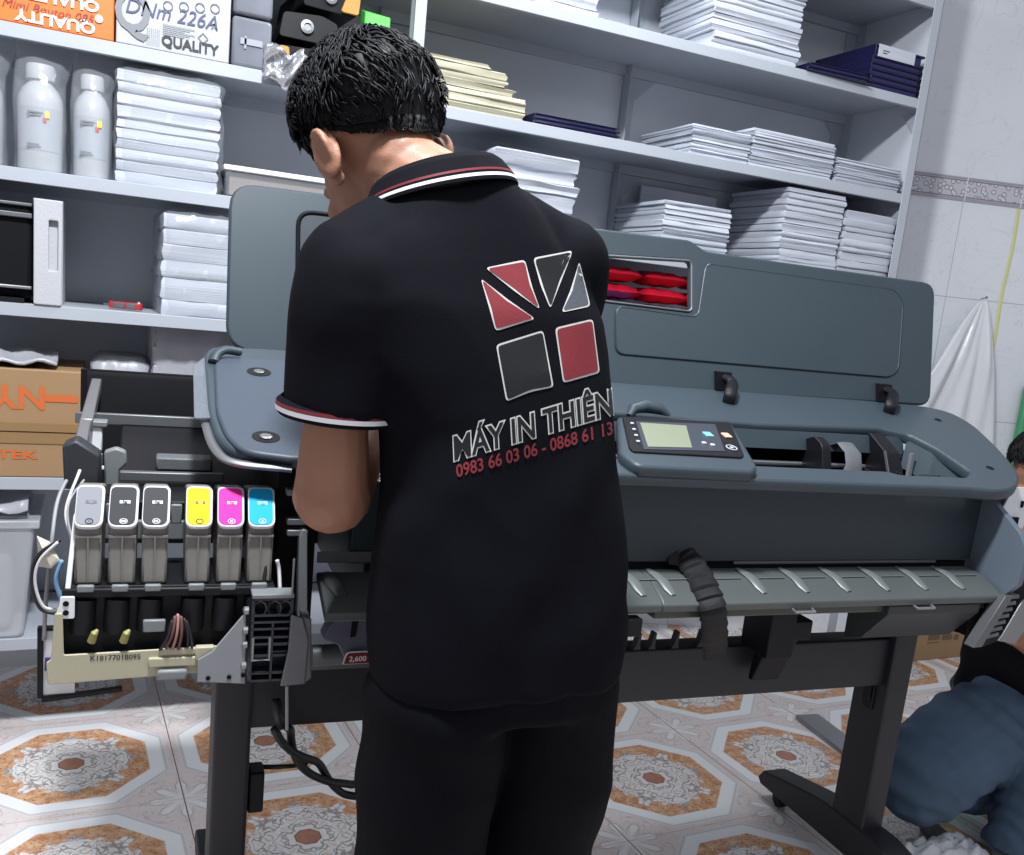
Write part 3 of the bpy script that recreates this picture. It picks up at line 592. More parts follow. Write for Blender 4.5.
# interior seen through the opening
m=MB(); m.box(.35,1.70,1.50,1.945,.90,.912); link('deck',m,M_black2,pr)
m=MB(); m.prism([(1.82,.912),(1.85,.912),(1.845,1.115),(1.80,1.10)],.35,1.70,'x'); link('inner_wall',m,M_black2,pr)
z=P(800,464,1.66)[2]
m=MB(); m.tube([(.35,1.66,z),(1.66,1.66,z)],.006,10); link('carriage_rail',m,M_metal,pr)
m=MB(); m.box(.9,1.68,1.58,1.60,.96,.985); link('ink_gutter',m,M_black,pr,bevel=.003)
a=P(820,448,1.62)
m=MB(); m.prism(rounded([(1.57,.95),(1.68,.95),(1.68,1.055),(1.63,1.075),(1.60,1.06)],.012),a[0]-.012,a[0]+.012,'x'); link('carriage_plate',m,M_black,pr,bevel=.002)
a=P(850,452,1.61); m=MB(); q=[(a[0],1.66,1.05),(a[0],1.63,1.062),(a[0],1.60,1.045),(a[0]-.004,1.585,1.015),(a[0]-.02,1.58,.985)]; m.tube(q,.022,10,.003,up=(1,0,0)); link('drive_belt',m,mat('belt_grey',(96,100,104),.45,0,.2,300),pr,ang=60)
a=P(886,450,1.62); m=MB(); m.prism(rounded([(1.55,.95),(1.69,.95),(1.69,1.075),(1.66,1.085),(1.60,1.05)],.006),a[0]-.018,a[0]+.022,'x'); link('carriage_plate',m,M_black,pr,bevel=.002)
m=MB(); m.prism([(1.553,.955),(1.560,.955),(1.606,1.052),(1.600,1.054)],a[0]-.020,a[0]-.0185,'x'); link('metal_edge',m,M_metal,pr)
a=P(925,462,1.58); m=MB(); m.box(a[0]-.05,a[0]+.06,1.54,1.545,.95,1.015); link('parking_window',m,mat('olive_window',(96,104,92),.2,0,0,1,0,1,.6,(1,1,1),0,.7),pr); m=MB(); m.box(a[0]-.02,a[0]-.012,1.60,1.61,.93,1.05); m.box(a[0]-.05,a[0]+.05,1.60,1.606,.99,.998); link('parking_bracket',m,M_grey,pr)
# top cover: sloping frame with the long opening
def TM(h=0): return axes((0,1.45,1.035+h),(1,0,0),(0,1,TK))
def t2(px,py,h=0): p=T(px,py,h); return (p[0],(p[1]-1.45)*math.sqrt(1+TK*TK))
out=[(.20,t2(757,476)[1]),t2(970,488),t2(1000,491),t2(1016,487),t2(1020,476),t2(1000,450),t2(972,424),t2(950,412),t2(925,406),(1.60,.425),(.20,.425)]
out[2]=t2(1000,491)
hole=[t2(758,465),t2(885,470.5),t2(898,474),t2(965,477),t2(969,471),t2(935,448),t2(908,434),t2(880,428),t2(760,424),t2(640,414),(.62,t2(640,414)[1]),(.62,.02)]
cover=link('top_cover',MB().plate(rounded(out,[.01,.01,.05,.04,.04,.08,.08,.05,.04,.02,.02]),TM(-.012),.026,.006,[rounded(hole,.012)[::-1]]),M_shell,pr,ang=50)
# inner walls of the opening
m=MB(); zt=lambda y:ztop(y)-.02
yb=1.45+t2(760,424)[1]/math.sqrt(1+TK*TK)
m.prism([(yb,ztop(yb)-.012),(yb+.006,ztop(yb)-.012),(yb-.006,ztop(yb)-.05),(yb-.012,ztop(yb)-.05)],.40,T(900,430)[0],'x'); link('opening_wall',m,M_shell,cover)
q=[T(908,434),T(935,448),T(969,468)]
m=MB()
for i in range(2):
    A,B=q[i],q[i+1]; m.hexa([(A[0]-.02,A[1]-.015,A[2]-.075),(B[0]-.02,B[1]-.015,B[2]-.075),(B[0]-.012,B[1]-.015,B[2]-.075),(A[0]-.012,A[1]-.01,A[2]-.075)],[(A[0],A[1],A[2]-.014),(B[0],B[1],B[2]-.014),(B[0]+.008,B[1],B[2]-.014),(A[0]+.008,A[1],A[2]-.014)])
link('opening_wall',m,M_shell,cover)
m=MB()
for px,py in ((990,468),(938,420),(867,470),(898,473)):
    m=MB(); p=T(px,py,.0015); r=.009 if px in(990,938) else .005; M4=axes(p,(1,0,0),(0,1,TK)); m.lathe([(r,0),(r,.0012),(r*.6,.0013),(r*.6,.0002)],M=M4,n=14); link('screw_recess',m,M_black,cover)
# skirt under the right end of the cover
m=MB(); e=[t2(1000,491),t2(1016,487),t2(1020,476),t2(1000,450),t2(972,424)]
pts=[(x-.012,1.46+y*.96) for x,y in e]; m.prism([(1.69,1.52)]+[(x,max(y,1.52)) for x,y in pts[1:]]+[(1.69,1.80)],.965,1.03,'z'); link('cover_skirt',m,M_black,cover,ang=40)
# cheek panel at the right end of the paper exit
m=MB(); m.prism(rounded([(1.452,1.004),(1.452,.70),(1.36,.79),(1.325,.83),(1.322,.905),(1.345,.935)],.006),1.650,1.664,'x'); link('side_cheek',m,mat('slate_cheek',(96,108,120),.4,0,.1,600),pr,bevel=.002)
m=MB(); m.prism(rounded([(1.47,.70),(1.90,.72),(1.90,1.05),(1.47,.99)],.01),1.655,1.70,'x'); link('side_frame',m,M_black,pr,bevel=.003)
m=MB(); a=P(1012,510,1.50); m.prism(rounded([(a[0]-.05,.905),(a[0]+.04,.905),(a[0]+.08,1.0),(a[0]-.01,1.0)],.004),1.498,1.502,'y'); b=link('service_plate',m,M_white,pr); m=MB(); m.box(1.695,a[0]+.03,1.503,1.62,.925,.985); link('plate_bracket',m,M_black,pr,bevel=.003)
m=MB(); m.box(a[0]-.045,a[0]+.02,1.494,1.4979,.915,.932); m.box(a[0]+.02,a[0]+.026,1.494,1.4979,.955,.97); link('plate_slot',m,M_black2,b)
# exit table with embossed ribs
ty0,tz0,ty1,tz1=1.452,.833,1.352,.805
def tray(name,x0,x1,ribs):
    m=MB(); m.prism([(ty0,tz0),(ty0,tz0-.012),(ty1+.006,tz1-.022),(ty1,tz1-.022),(ty1-.003,tz1-.008),(ty1+.006,tz1),(1.405,.826)],x0,x1,'x'); o=link(name,m,mat('tray_grey',(86,92,92),.42,.1,.12,500,.05,10),pr,bevel=.0025)
    m=MB()
    for x in ribs:
        m.tube([(x-.004,1.446,.8335),(x,1.42,.831),(x+.004,1.40,.826),(x+.006,1.38,.8165),(x+.008,1.366,.810)],[.006,.011,.012,.011,.006],10,[.002,.0035,.0042,.004,.002],up=(1,0,0))
        m.tube([(x+.016,1.404,.8275),(x+.075,1.404,.8275)],.0014,6)
    link('rib',m,mat('tray_rib',(108,114,114),.4,.1),o,ang=60); return o
tr=tray('exit_table',.84,1.645,[.86+.098*i for i in range(8)])
m=MB(); m.box(.84,1.63,1.375,1.45,.762,.800); link('table_underside',m,mat('olive_underside',(76,80,74),.45,0,.1,300),tr,bevel=.003)
for px in (805,925):
    a=P(px,607,1.345); m=MB(); m.tube([(a[0]-.022,1.362,.785),(a[0]-.022,1.342,.780),(a[0]+.022,1.342,.780),(a[0]+.022,1.362,.785)],.003,6); link('wire_latch',m,M_metal,tr)
a=P(630,605,1.345); m=MB(); m.box(a[0]-.02,a[0]+.03,1.344,1.37,.742,.775); link('table_clip',m,M_black,tr,bevel=.003)
tl=tray('exit_table',P(320,570,1.42)[0],.84,[.62,.72,.80])
a=P(336,580,1.40); m=MB(); m.tube([(a[0]-.008,1.442,.8345),(a[0]-.003,1.41,.829),(a[0]+.006,1.378,.8175)],[.008,.014,.010],12,[.002,.005,.003],up=(1,0,0)); link('paper_lever',m,M_metal,tl,ang=60)
a=P(350,556,1.455); m=MB(); m.box(a[0]-.055,.60,1.4455,1.4485,a[2]-.009,a[2]+.010); link('slot_strip',m,M_metald,pr,bevel=.002)
# parts under the table
m=MB(); a=P(790,625,1.5); m.box(a[0]-.055,a[0]+.01,1.49,1.585,.62,.745); m.box(a[0]+.0,a[0]+.06,1.50,1.585,.655,.70); m.prism([(1.50,.66),(1.55,.66),(1.56,.55),(1.545,.55)],a[0]-.04,a[0]+.03,'x'); link('basket_hinge',m,M_black,pr,bevel=.004)
m=MB(); m.tube([(a[0]+.045,1.52,.69),(a[0]+.03,1.52,.655),(a[0]+.005,1.53,.60)],.004,6); link('basket_wire',m,M_metald,pr)
fm=None
for px in (637,652,675,700,723,748):
    a=P(px,648,1.59); m=MB(); m.prism([(a[0]-.012,.612),(a[0]+.010,.612),(a[0]+.006,.622),(a[0]+.007,.650),(a[0]+.001,.650),(a[0]-.004,.624)],1.588,1.606,'y'); link('guide_hook',m,M_stand,pr,bevel=.001)
# pleated strap over the table
pl=[P(668,553,1.46),P(684,556,1.45),P(697,572,1.41),P(706,590,1.365),P(712,606,1.342),P(714,622,1.35),P(715,640,1.40),P(715,655,1.50)]
def spline(p,n):
    p=[np.array(q,float) for q in p]; p=[2*p[0]-p[1]]+p+[2*p[-1]-p[-2]]; o=[]
    for i in range(1,len(p)-2):
        for k in range(n):
            t=k/n; o.append(.5*((2*p[i])+(-p[i-1]+p[i+1])*t+(2*p[i-1]-5*p[i]+4*p[i+1]-p[i+2])*t*t+(-p[i-1]+3*p[i]-3*p[i+1]+p[i+2])*t**3))
    o.append(p[-2]); return o
sp=spline(pl,10); m=MB(); m.tube(sp,[.0235+.003*((i%6)/5) for i in range(len(sp))],12,[.0045+.006*((i%6)/5) for i in range(len(sp))],up=(1,0,.2)); link('pleated_strap',m,mat('strap_black',(15,15,19),.7,0,.3,300),pr,ang=40)
# dark side bracket and ladder bracket at the right end
m=MB(); m.prism([(1.47,.735),(1.375,.775),(1.38,.70),(1.40,.70),(1.47,.69)],1.60,1.648,'x'); link('table_bracket',m,M_black2,pr,bevel=.003)
m=MB(); m.prism([(1.47,.735),(1.36,.78),(1.36,.76),(1.42,.69),(1.47,.67)],1.36,1.60,'x'); link('lower_shield',m,mat('chassis_grey',(0,0,0)),pr,bevel=.002)
def ladder(x0,x1,y,z0,z1,nr,name,mt,tilt=0.):
    m=MB(); Mx=Matrix.Translation((x0,y,z0))@Matrix.Rotation(tilt,4,'Y')
    w,h=x1-x0,z1-z0
    m.box(0,.007,0,.03,0,h,Mx); m.box(w-.007,w,0,.03,0,h,Mx); m.box(0,w,0,.03,0,.007,Mx); m.box(0,w,0,.03,h-.007,h,Mx)
    for i in range(1,nr): m.box(0,w,.004,.03,h*i/nr-.002,h*i/nr+.002,Mx)
    m.box(0,w,.024,.03,0,h,Mx); return link(name,m,mt,pr,bevel=.001)
def pgon(name,pts,y0,y1,mt,par,bev=.001):
    q=[P(px,py,y0) for px,py in pts]; m=MB(); m.prism([(p[0],p[2]) for p in q],y0,y1,'y'); return link(name,m,mt,par,bevel=bev)
lb=pgon('ladder_bracket',[(973,648),(982,647),(1013,597),(1006,596)],1.335,1.36,M_metald,pr)
pgon('bracket_back',[(980,648),(1000,640),(1030,600),(1030,575),(1010,596)],1.352,1.37,M_black,lb)
for k in range(7):
    t=k/7; pgon('bracket_rung',[(983+28*t,640-47*t),(999+24*t,636-44*t),(999+24*t,632.5-44*t),(983+28*t,636.5-47*t)],1.338,1.352,M_metald,lb,.0005)
pgon('bracket_plate',[(998,641),(1015,644),(1034,618),(1034,590),(1022,602),(1002,636)],1.333,1.3365,M_metal,lb)
# ---------------- lid
LA=np.array([0,1.85,1.14]); LD=np.array([0,.08,.307]); LD/=np.linalg.norm(LD); LN=np.cross((1,0,0),LD)
def l2(px,py):
    p=PM.T@hit(px,py,PM@LA,PM@LN); return (p[0],(p-LA)@LD)
LM=axes(LA,(1,0,0),LD)
o2=[(.118,l2(232,350)[1]),(.118,l2(240,183)[1]),(l2(690,240)[0],l2(690,240)[1]),(l2(705,251)[0],l2(705,251)[1]),(1.885,l2(925,282)[1]),(1.862,l2(918,405)[1]),(.95,l2(610,385)[1]-.002)]
win=[l2(560,253),l2(691,261),l2(691,312),l2(560,296)]
lid=link('lid',MB().plate(rounded(o2,[.05,.05,.012,.012,.04,.035,.02]),LM@Matrix.Translation((0,0,-.009)),.022,.005,[rounded(win,.012)[::-1]]),M_lid,pr,ang=50)
ip=[l2(705,264),l2(893,290),l2(902,302),l2(897,370),l2(888,377),(.95,l2(610,353)[1]),(.95,l2(610,306)[1]),(l2(697,318)[0],l2(697,318)[1])]
def ridge(name,L,r,mt,par,h=.002,closed=True):
    L=list(L)+([L[0],L[1]] if closed else []); m=MB(); m.tube([tuple(LM@Vector((p[0],p[1],h))) for p in L],r,6,up=LN); return link(name,m,mt,par,ang=60)
rp=rounded(ip,.02); lp=link('inset_panel',MB().plate(rp,LM@Matrix.Translation((0,0,.0032)),.004,.0018),M_lid,lid,ang=50); ridge('panel_groove',rp,.0032,M_front,lp,.0028)
ip2=[(.250,l2(296,335)[1]),l2(298,212),(.86,l2(560,240)[1]),(.86,l2(560,345)[1])]
rp=rounded(ip2,.03); lp=link('inset_panel',MB().plate(rp,LM@Matrix.Translation((0,0,.0032)),.004,.0018),M_front,lid,ang=50); ridge('panel_groove',rp,.005,M_black,lp,.0035)
ridge('window_rim',rounded(win,.012),.003,M_metald,lid,.002)
for px,py0,py1 in ((722,374,402),(882,386,412)):
    a=P(px,py0,1.862); b=T(px+4,py1,.0)
    m=MB(); m.box(a[0]-.024,a[0]+.014,a[1]-.020,a[1]-.002,a[2]-.036,a[2]+.006); q=spline([(a[0]-.002,a[1]-.012,a[2]-.002),(a[0]+.008,a[1]-.034,a[2]-.016),(b[0]+.0,b[1]-.012,b[2]+.022),(b[0]+.002,b[1]-.006,b[2]-.012)],6)
    m.tube(q,.0140,10,.008,up=(1,0,0)); link('hinge_arm',m,M_black,pr,bevel=.001)
# ---------------- control panel
h0=.020
bez=[t2(617,416,h0),t2(700,418,h0),t2(731,422,h0),t2(757,466,h0),t2(752,471,h0),t2(636,465,h0),t2(619,452,h0)]
cp=link('control_panel',MB().plate(rounded(bez,[.008,.01,.008,.006,.006,.02,.015]),TM(h0-.012),.024,.006),M_shell,pr,ang=50)
led=[t2(638,469),t2(757,474),t2(757,484),t2(638,482)]
m=MB(); a=P(640,474,1.425); b=P(757,480,1.425); zt_=a[2]+.012; m.prism(rounded([(1.44,zt_),(1.425,zt_-.002),(1.418,zt_-.014),(1.424,zt_-.028),(1.45,zt_-.030)],.005),a[0],b[0],'x'); link('panel_ledge',m,M_shell,cp,ang=50)
h1=.0225
face=[t2(622,417,h1),t2(730,423,h1),t2(744,456,h1),t2(741,458,h1),t2(633,452,h1),t2(629,448,h1)]
fc=link('panel_face',MB().plate(rounded(face,.006),TM(h1-.001),.006,.0015),M_black,cp,ang=50)
h2=.0256
scr=[t2(640,423,h2),t2(686,426,h2),t2(692,448,h2),t2(648,447,h2)]
link('screen_border',MB().plate(rounded([t2(636,421,h2),t2(715,424,h2),t2(725,451,h2),t2(644,449,h2)],.002),TM(.0250),.001),mat('panel_slate',(62,66,76),.3),fc)
link('display_screen',MB().plate(scr,TM(h2+.0005),.001),mat('lcd_green',(134,141,120),.25),fc)
def btn(px,py,w,h,mt,r=.002,nm='button'):
    p=t2(px,py,h2); return link(nm,MB().plate(rounded([(p[0]-w,p[1]-h),(p[0]+w,p[1]-h),(p[0]+w,p[1]+h),(p[0]-w,p[1]+h)],r),TM(.0268),.003,.0005),mt,fc,ang=50)
M_btn=mat('button_grey',(190,196,204),.35)
for px,py in ((632,424),(634,430),(636,436),(638,442)): btn(px,py,.0035,.0030,M_btn,.0025)
btn(708,435,.0085,.010,mat('button_teal',(120,190,196),.35),.002)['label']='pale teal button'
btn(726.5,436,.008,.010,mat('button_orange',(246,186,158),.35),.002)['label']='pale orange button'
for px,py in ((704,443.5),(712.5,445.5)): btn(px,py,.0045,.004,M_btn,.003)
p=t2(731.5,448,h2); m=MB(); m.tube([tuple(TM(.0265)@Vector((p[0]+.010*math.cos(a),p[1]+.011*math.sin(a),0))) for a in np.linspace(0,2*PI,21)],.0012,6); m.lathe([(.004,0),(.004,.001)],M=TM(.0262)@Matrix.Translation((p[0],p[1],0)),n=10); link('button',m,M_btn,fc)
m=MB(); a=T(628,412,.0); b=T(668,416,.0); m.tube([T(629,416,-.003),T(633,409,.006),T(645,406,.012),T(660,409,.010),T(668,416,-.002)],[.006,.012,.014,.013,.008],8,up=(0,1,0)); link('panel_pivot',m,M_shell,cp,ang=60)
# ---------------- left end: screw plate, trim, bared frame
plate=[t2(290,468),t2(232,460),t2(216,446),t2(207,420),t2(203,362),t2(212,354),(.30,t2(285,356)[1]),(.30,t2(290,468)[1])]
sp_=link('end_cover',MB().plate(rounded(plate,[.005,.03,.03,.03,.02,.02,.005,.005]),TM(.006),.020,.006),M_shell,pr,ang=50)
q=[t2(290,461,.017),t2(243,455,.017),t2(226,440,.017),t2(216,415,.017),t2(214,366,.017),t2(222,360,.017),(.295,t2(285,362,.017)[1]),(.295,t2(290,461,.017)[1])]
link('raised_plate',MB().plate(rounded(q,[.005,.03,.03,.03,.02,.02,.005,.005]),TM(.0185),.010,.0045),mat('plate_slate',(62,71,84),.5,0,.08,500),sp_,ang=50)
for px,py in ((259,372),(266,437)):
    p=t2(px,py,.024); m=MB(); Mt=TM(.0240)@Matrix.Translation((p[0],p[1],0)); m.lathe([(.021,0),(.021,.0008),(.016,.0009),(.014,.0002),(.013,.0002)],M=Mt,n=24); sc=link('screw_recess',m,M_black,sp_); m=MB(); m.lathe([(.0095,0),(.0095,.002),(.007,.0032)],M=Mt,n=16); m.box(-.008,.008,-.0012,.0012,.0030,.0036,Mt); link('screw_head',m,M_metal,sc)
e=[T(292,469,.0),T(236,463,.0),T(216,450,.0),T(206,422,.0),T(204,405,.0)]
m=MB(); m.tube(spline(e,6),.006,8,.009); link('cover_trim',m,M_metald,sp_,ang=60)
q=[t2(217,350,.012),t2(204,358,.012),t2(193,366,.012),t2(194,419,.012),t2(211,419,.012),t2(212,362,.012)]
link('clear_flange',MB().plate(rounded(q,.006),TM(.012),.004,.001),mat('clear_flange',(112,118,127),.2,0,.4,40,0,1,.6,(1,1,1),0,.65),sp_)
m=MB(); m.tube(spline([T(240,352,.03),T(226,350,.035),T(217,354,.03),T(213,362,.02)],5),.008,8,.011); link('cover_trim',m,M_shell,sp_,ang=60)
# rails and deck on the bared left side
m=MB(); m.prism([(1.945,1.075),(1.95,1.085),(1.958,.80),(1.945,.80)],P(86,400,1.95)[0],.34,'x'); link('rear_frame',m,M_black2,pr,bevel=.002)
a=P(75,416,1.80); b=P(203,425,1.80); z=(a[2]+b[2])/2
m=MB(); m.box(a[0],b[0]+.03,1.80,1.812,z-.010,z+.010); link('guide_rail',m,M_metald,pr,bevel=.002)
m=MB(); m.box(-.06,.30,1.812,1.945,.93,z-.03); m.prism([(1.80,z-.01),(1.815,z-.01),(1.62,.93),(1.60,.93)],-.06,.30,'x'); m.box(-.08,.34,1.50,1.81,.905,.935); link('left_deck',m,M_black,pr,bevel=.003)
a=P(118,474,1.60); b=P(224,478,1.60); m=MB(); m.box(a[0],b[0],1.60,1.615,a[2]-.012,a[2]+.004); link('guide_rail',m,M_metald,pr,bevel=.002)
a=P(156,464,1.66); b=P(212,466,1.66); m=MB(); m.box(a[0],b[0],1.655,1.70,a[2]-.010,a[2]+.012); link('foam_pad',m,mat('pad_grey',(104,108,112),.6,.2,.3,200),pr,bevel=.003)
# left side arm made of a bent plate
A0,A1_,A2_=P(97,390,1.93),P(86,432,1.70),P(76,476,1.50)
m=MB()
for U,V in ((A0,A1_),(A1_,A2_)):
    m.hexa([(U[0]-.010,U[1],U[2]),(U[0]+.008,U[1],U[2]),(V[0]+.010,V[1],V[2]),(V[0]-.010,V[1],V[2])],[(U[0]-.010,U[1]+.004,U[2]+.022),(U[0]+.008,U[1]+.004,U[2]+.022),(V[0]+.010,V[1]+.004,V[2]+.022),(V[0]-.010,V[1]+.004,V[2]+.022)])
arm=link('side_arm',m,M_metal,pr,bevel=.002)
q=[P(px,py,1.50) for px,py in ((62,446),(76,440),(100,456),(100,488),(64,490))]; m=MB(); m.prism([(p[0],p[2]) for p in q],1.50,1.55,'y'); link('arm_bracket',m,mat('bracket_dark_grey',(42,45,51),.5,0,.1,200),arm,bevel=.004)
q=[P(px,py,1.52) for px,py in ((116,448),(126,452),(127,464),(120,470),(120,486),(104,486),(104,452))]; m=MB(); m.prism([(p[0],p[2]) for p in q],1.52,1.54,'y'); link('arm_bracket',m,M_grey,arm,bevel=.003)
a=P(88,438,1.72); m=MB(); m.box(a[0]-.012,a[0]+.022,1.72,1.745,a[2]-.022,a[2]+.020); b=link('connector',m,M_white,arm,bevel=.002); m=MB(); m.box(a[0]-.01,a[0]+.03,1.716,1.75,a[2]+.020,a[2]+.030); link('connector_cap',m,M_grey,b,bevel=.002)
m=MB()
for i in range(4): m.box(a[0]-.004+.008*i,a[0]-.001+.008*i,1.70,1.72,a[2]-.05,a[2]-.026)
m.box(a[0]-.012,a[0]+.028,1.70,1.705,a[2]-.05,a[2]-.045); link('flat_connector',m,M_white,arm)
# wires bundled at the far left
Mw=mat('wire_grey',(150,152,156),.5); Mww=mat('wire_white',(214,214,216),.5); Mwb=mat('wire_black',(30,30,34),.5)
def wire(pts,y,r,mt,name='wire'):
    m=MB(); m.tube(spline([P(px,py,y+dy) for px,py,dy in pts],7),r,6); return link(name,m,mt,pr,smooth=True)
wire([(72,470,.1),(58,500,.05),(52,540,.0),(46,600,.0),(44,640,0)],1.42,.003,Mw)
wire([(80,470,.05),(66,510,0),(72,540,-.02),(76,560,-.04)],1.42,.0022,Mww)
wire([(84,480,.05),(70,500,0),(68,520,-.02),(74,545,-.04)],1.43,.0018,Mw)
wire([(60,540,0),(38,556,0),(32,580,0),(40,608,0),(58,614,0),(66,618,0)],1.40,.0028,Mwb)
wire([(58,542,0),(40,560,0),(35,582,0),(43,606,0),(60,610,0)],1.39,.0022,Mww)
wire([(62,560,0),(56,580,0),(62,600,0),(68,612,0)],1.38,.003,mat('wire_blue',(120,160,200),.5))
wire([(64,590,0),(60,612,0),(66,620,0)],1.38,.003,mat('wire_green',(70,130,110),.5))
a=P(38,537,1.42); m=MB(); v=[P(38,536,1.42),P(50,542,1.41),P(60,560,1.40),P(52,568,1.40),P(40,566,1.42),P(43,548,1.405)]; m.add([tuple(q) for q in v],[(0,1,5),(1,2,5),(2,3,5),(3,4,5),(4,0,5)]); o=link('ribbon_cable',m,mat('ribbon_cream',(206,200,186),.5),pr,smooth=False); sd=o.modifiers.new('t','SOLIDIFY'); sd.thickness=.002
# ---------------- ink station
yc=1.36
a=P(66,578,yc); b=P(275,578,yc); zt0=a[2]; zb0=P(100,650,yc)[2]
m=MB(); m.box(a[0]-.004,b[0]+.0,yc-.002,1.50,zb0-.004,zt0-.012); m.box(a[0]-.004,b[0],yc-.014,yc+.0,zt0-.026,zt0-.012)
st=link('ink_station',m,M_black,pr,bevel=.003)
cxs=[]
for l,r in ((73,103),(107,138),(141,170),(185,213),(217,245),(248,276)):
    A=P(l,523,yc)[0]; B=P(r,523,yc)[0]; cxs.append((A,B))
m=MB()
for A,B in cxs:
    m.tube([((A+B)/2-.004,yc-.002,zt0-.03),((A+B)/2-.006,yc-.004,zb0+.03)],.017,14)
link('tube_sleeve',m,M_black,st,ang=60)
for i,(A,B) in enumerate(cxs):
    m=MB(); m.box((A+B)/2-.012,(A+B)/2+.010,yc-.018,yc-.010,zt0-.016,zt0-.006); link('latch',m,M_grey,st,bevel=.002)
m=MB(); xl=P(67,560,yc)[0]; m.hexa([(xl-.004,yc-.02,zt0-.045),(xl+.004,yc-.02,zt0-.045),(xl+.004,yc-.012,zt0-.045),(xl-.004,yc-.012,zt0-.045)],[(xl+.006,yc+.02,zt0+.085),(xl+.011,yc+.02,zt0+.085),(xl+.011,yc+.03,zt0+.085),(xl+.006,yc+.03,zt0+.085)]); m.prism(rounded([(xl-.010,zt0-.052),(xl+.012,zt0-.052),(xl+.012,zt0-.020),(xl-.006,zt0-.020)],.003),yc-.022,yc-.018,'y'); sb=link('side_bar',m,M_white,st,bevel=.001)
m=MB()
for dz in (-.030,-.043): m.lathe([(.004,0),(.004,.001)],(xl+.001,yc-.022,zt0+dz),10,Matrix.Rotation(PI/2,4,'X'))
link('screw_hole',m,M_black2,sb)
m=MB(); m.box(a[0],b[0],1.488,1.498,zt0+.02,zt0+.05); m.box(cxs[2][1]+.002,cxs[3][0]-.002,1.452,1.46,zt0+.055,zt0+.085); m.box(cxs[0][1]-.001,cxs[1][0]+.001,1.452,1.46,zt0+.055,zt0+.085); link('back_strip',m,M_grey,st,bevel=.002)
# cream tray under it
Mcr=mat('cream_plastic',(178,173,148),.5,0,.1,200,.06,20); ybt=yc-.02
A=P(48,655,ybt); B=P(215,655,ybt); zt1=P(120,648,ybt)[2]; zb1=P(120,678,ybt)[2]
m=MB(); m.prism(rounded([(A[0],zb1-.004),(B[0]+.03,zb1+.006),(B[0]+.03,zt1),(A[0]+.02,zt1-.006),(A[0]+.018,zt1+.055),(A[0]+.008,zt1+.055),(A[0]+.004,zt1-.012),(A[0]-.002,zt1-.016)],.003),ybt-.004,ybt+.0,'y'); m.prism([(A[0],zb1-.004),(B[0]+.03,zb1+.006),(B[0]+.03,zb1+.010),(A[0],zb1+.0)],ybt,ybt+.10,'y'); m.prism([(A[0]+.0,zb1),(A[0]+.004,zb1),(A[0]+.018,zt1+.055),(A[0]+.01,zt1+.055)],ybt,ybt+.10,'y')
ct=link('drip_tray',m,Mcr,pr,bevel=.0015)
m=MB(); q=P(100,659,ybt-.005); q2=P(131,657,ybt-.005); m.text('K18177018095',FRONT((q[0]+q2[0])/2,ybt-.0046,(q[2]+q2[2])/2),.0108,bold=.0001); link('serial_code',m,M_ink,ct)
m=MB(); q=P(148,668,ybt-.01); q2=P(205,664,ybt-.01); m.box(q[0],q2[0],ybt-.010,ybt-.002,q[2]+.0,q[2]+.014); m.box(q[0]+.015,q2[0]+.006,ybt-.008,ybt-.002,q[2]+.017,q[2]+.027); m.box(q2[0]-.014,q2[0]+.012,ybt-.014,ybt-.002,q[2]+.010,q[2]+.030); link('tray_clip',m,Mcr,ct,bevel=.002)
m=MB(); q=P(173,672,ybt-.012); m.box(q[0]-.022,q[0]+.020,ybt-.016,ybt-.006,q[2]-.012,q[2]+.004); link('grey_pad',m,M_grey,ct,bevel=.004)
m=MB()
for px in (93,125): 
    q=P(px,638,ybt-.004); m.tube([(q[0]-.002,ybt-.002,q[2]-.006),(q[0]+.002,ybt-.006,q[2]+.008),(q[0]+.006,ybt-.004,q[2]+.012)],[.006,.005,.002],8)
link('yellow_catch',m,mat('catch_yellow',(150,144,84),.5),st)
# wires in front of the station
for k,(px0,py0,px1,py1,mt) in enumerate(((175,620,166,648,mat('wire_brown',(110,74,66),.6)),(178,618,172,650,mat('wire_pink',(170,128,124),.6)),(181,620,178,650,mat('wire_brown',(0,0,0))),(184,622,188,646,Mwb),(172,624,160,650,Mwb),(186,624,192,648,Mwb))):
    wire([(px0-4,py0+6,0),(px0,py0-3,-.01),((px0+px1)/2+2,(py0+py1)/2,-.015),(px1,py1,-.006)],yc-.02,.0022,mt,'harness_wire')
m=MB(); q=P(152,625,yc-.02); m.box(q[0]-.012,q[0]+.018,yc-.026,yc-.018,q[2]-.009,q[2]+.009); link('tape_tab',m,M_grey,st,bevel=.002)
# dark frame hanging at the left
q=P(37,664,1.42); m=MB(); Mx=Matrix.Translation((q[0],1.42,q[2]))
m.box(0,.008,0,.01,-.055,.055,Mx); m.box(0,.11,0,.01,-.062,-.055,Mx@Matrix.Rotation(-.10,4,'Y')); m.box(0,.03,0,.01,.05,.056,Mx); link('side_bezel',m,M_black,pr,bevel=.001)
m=MB(); m.box(.008,.05,.004,.008,-.05,.05,Mx); bz=link('bezel_card',m,M_white,pr); m=MB(); m.box(.010,.022,.001,.004,-.012,.008,Mx); link('card_mark',m,mat('violet_ink',(70,60,130),.5),bz)
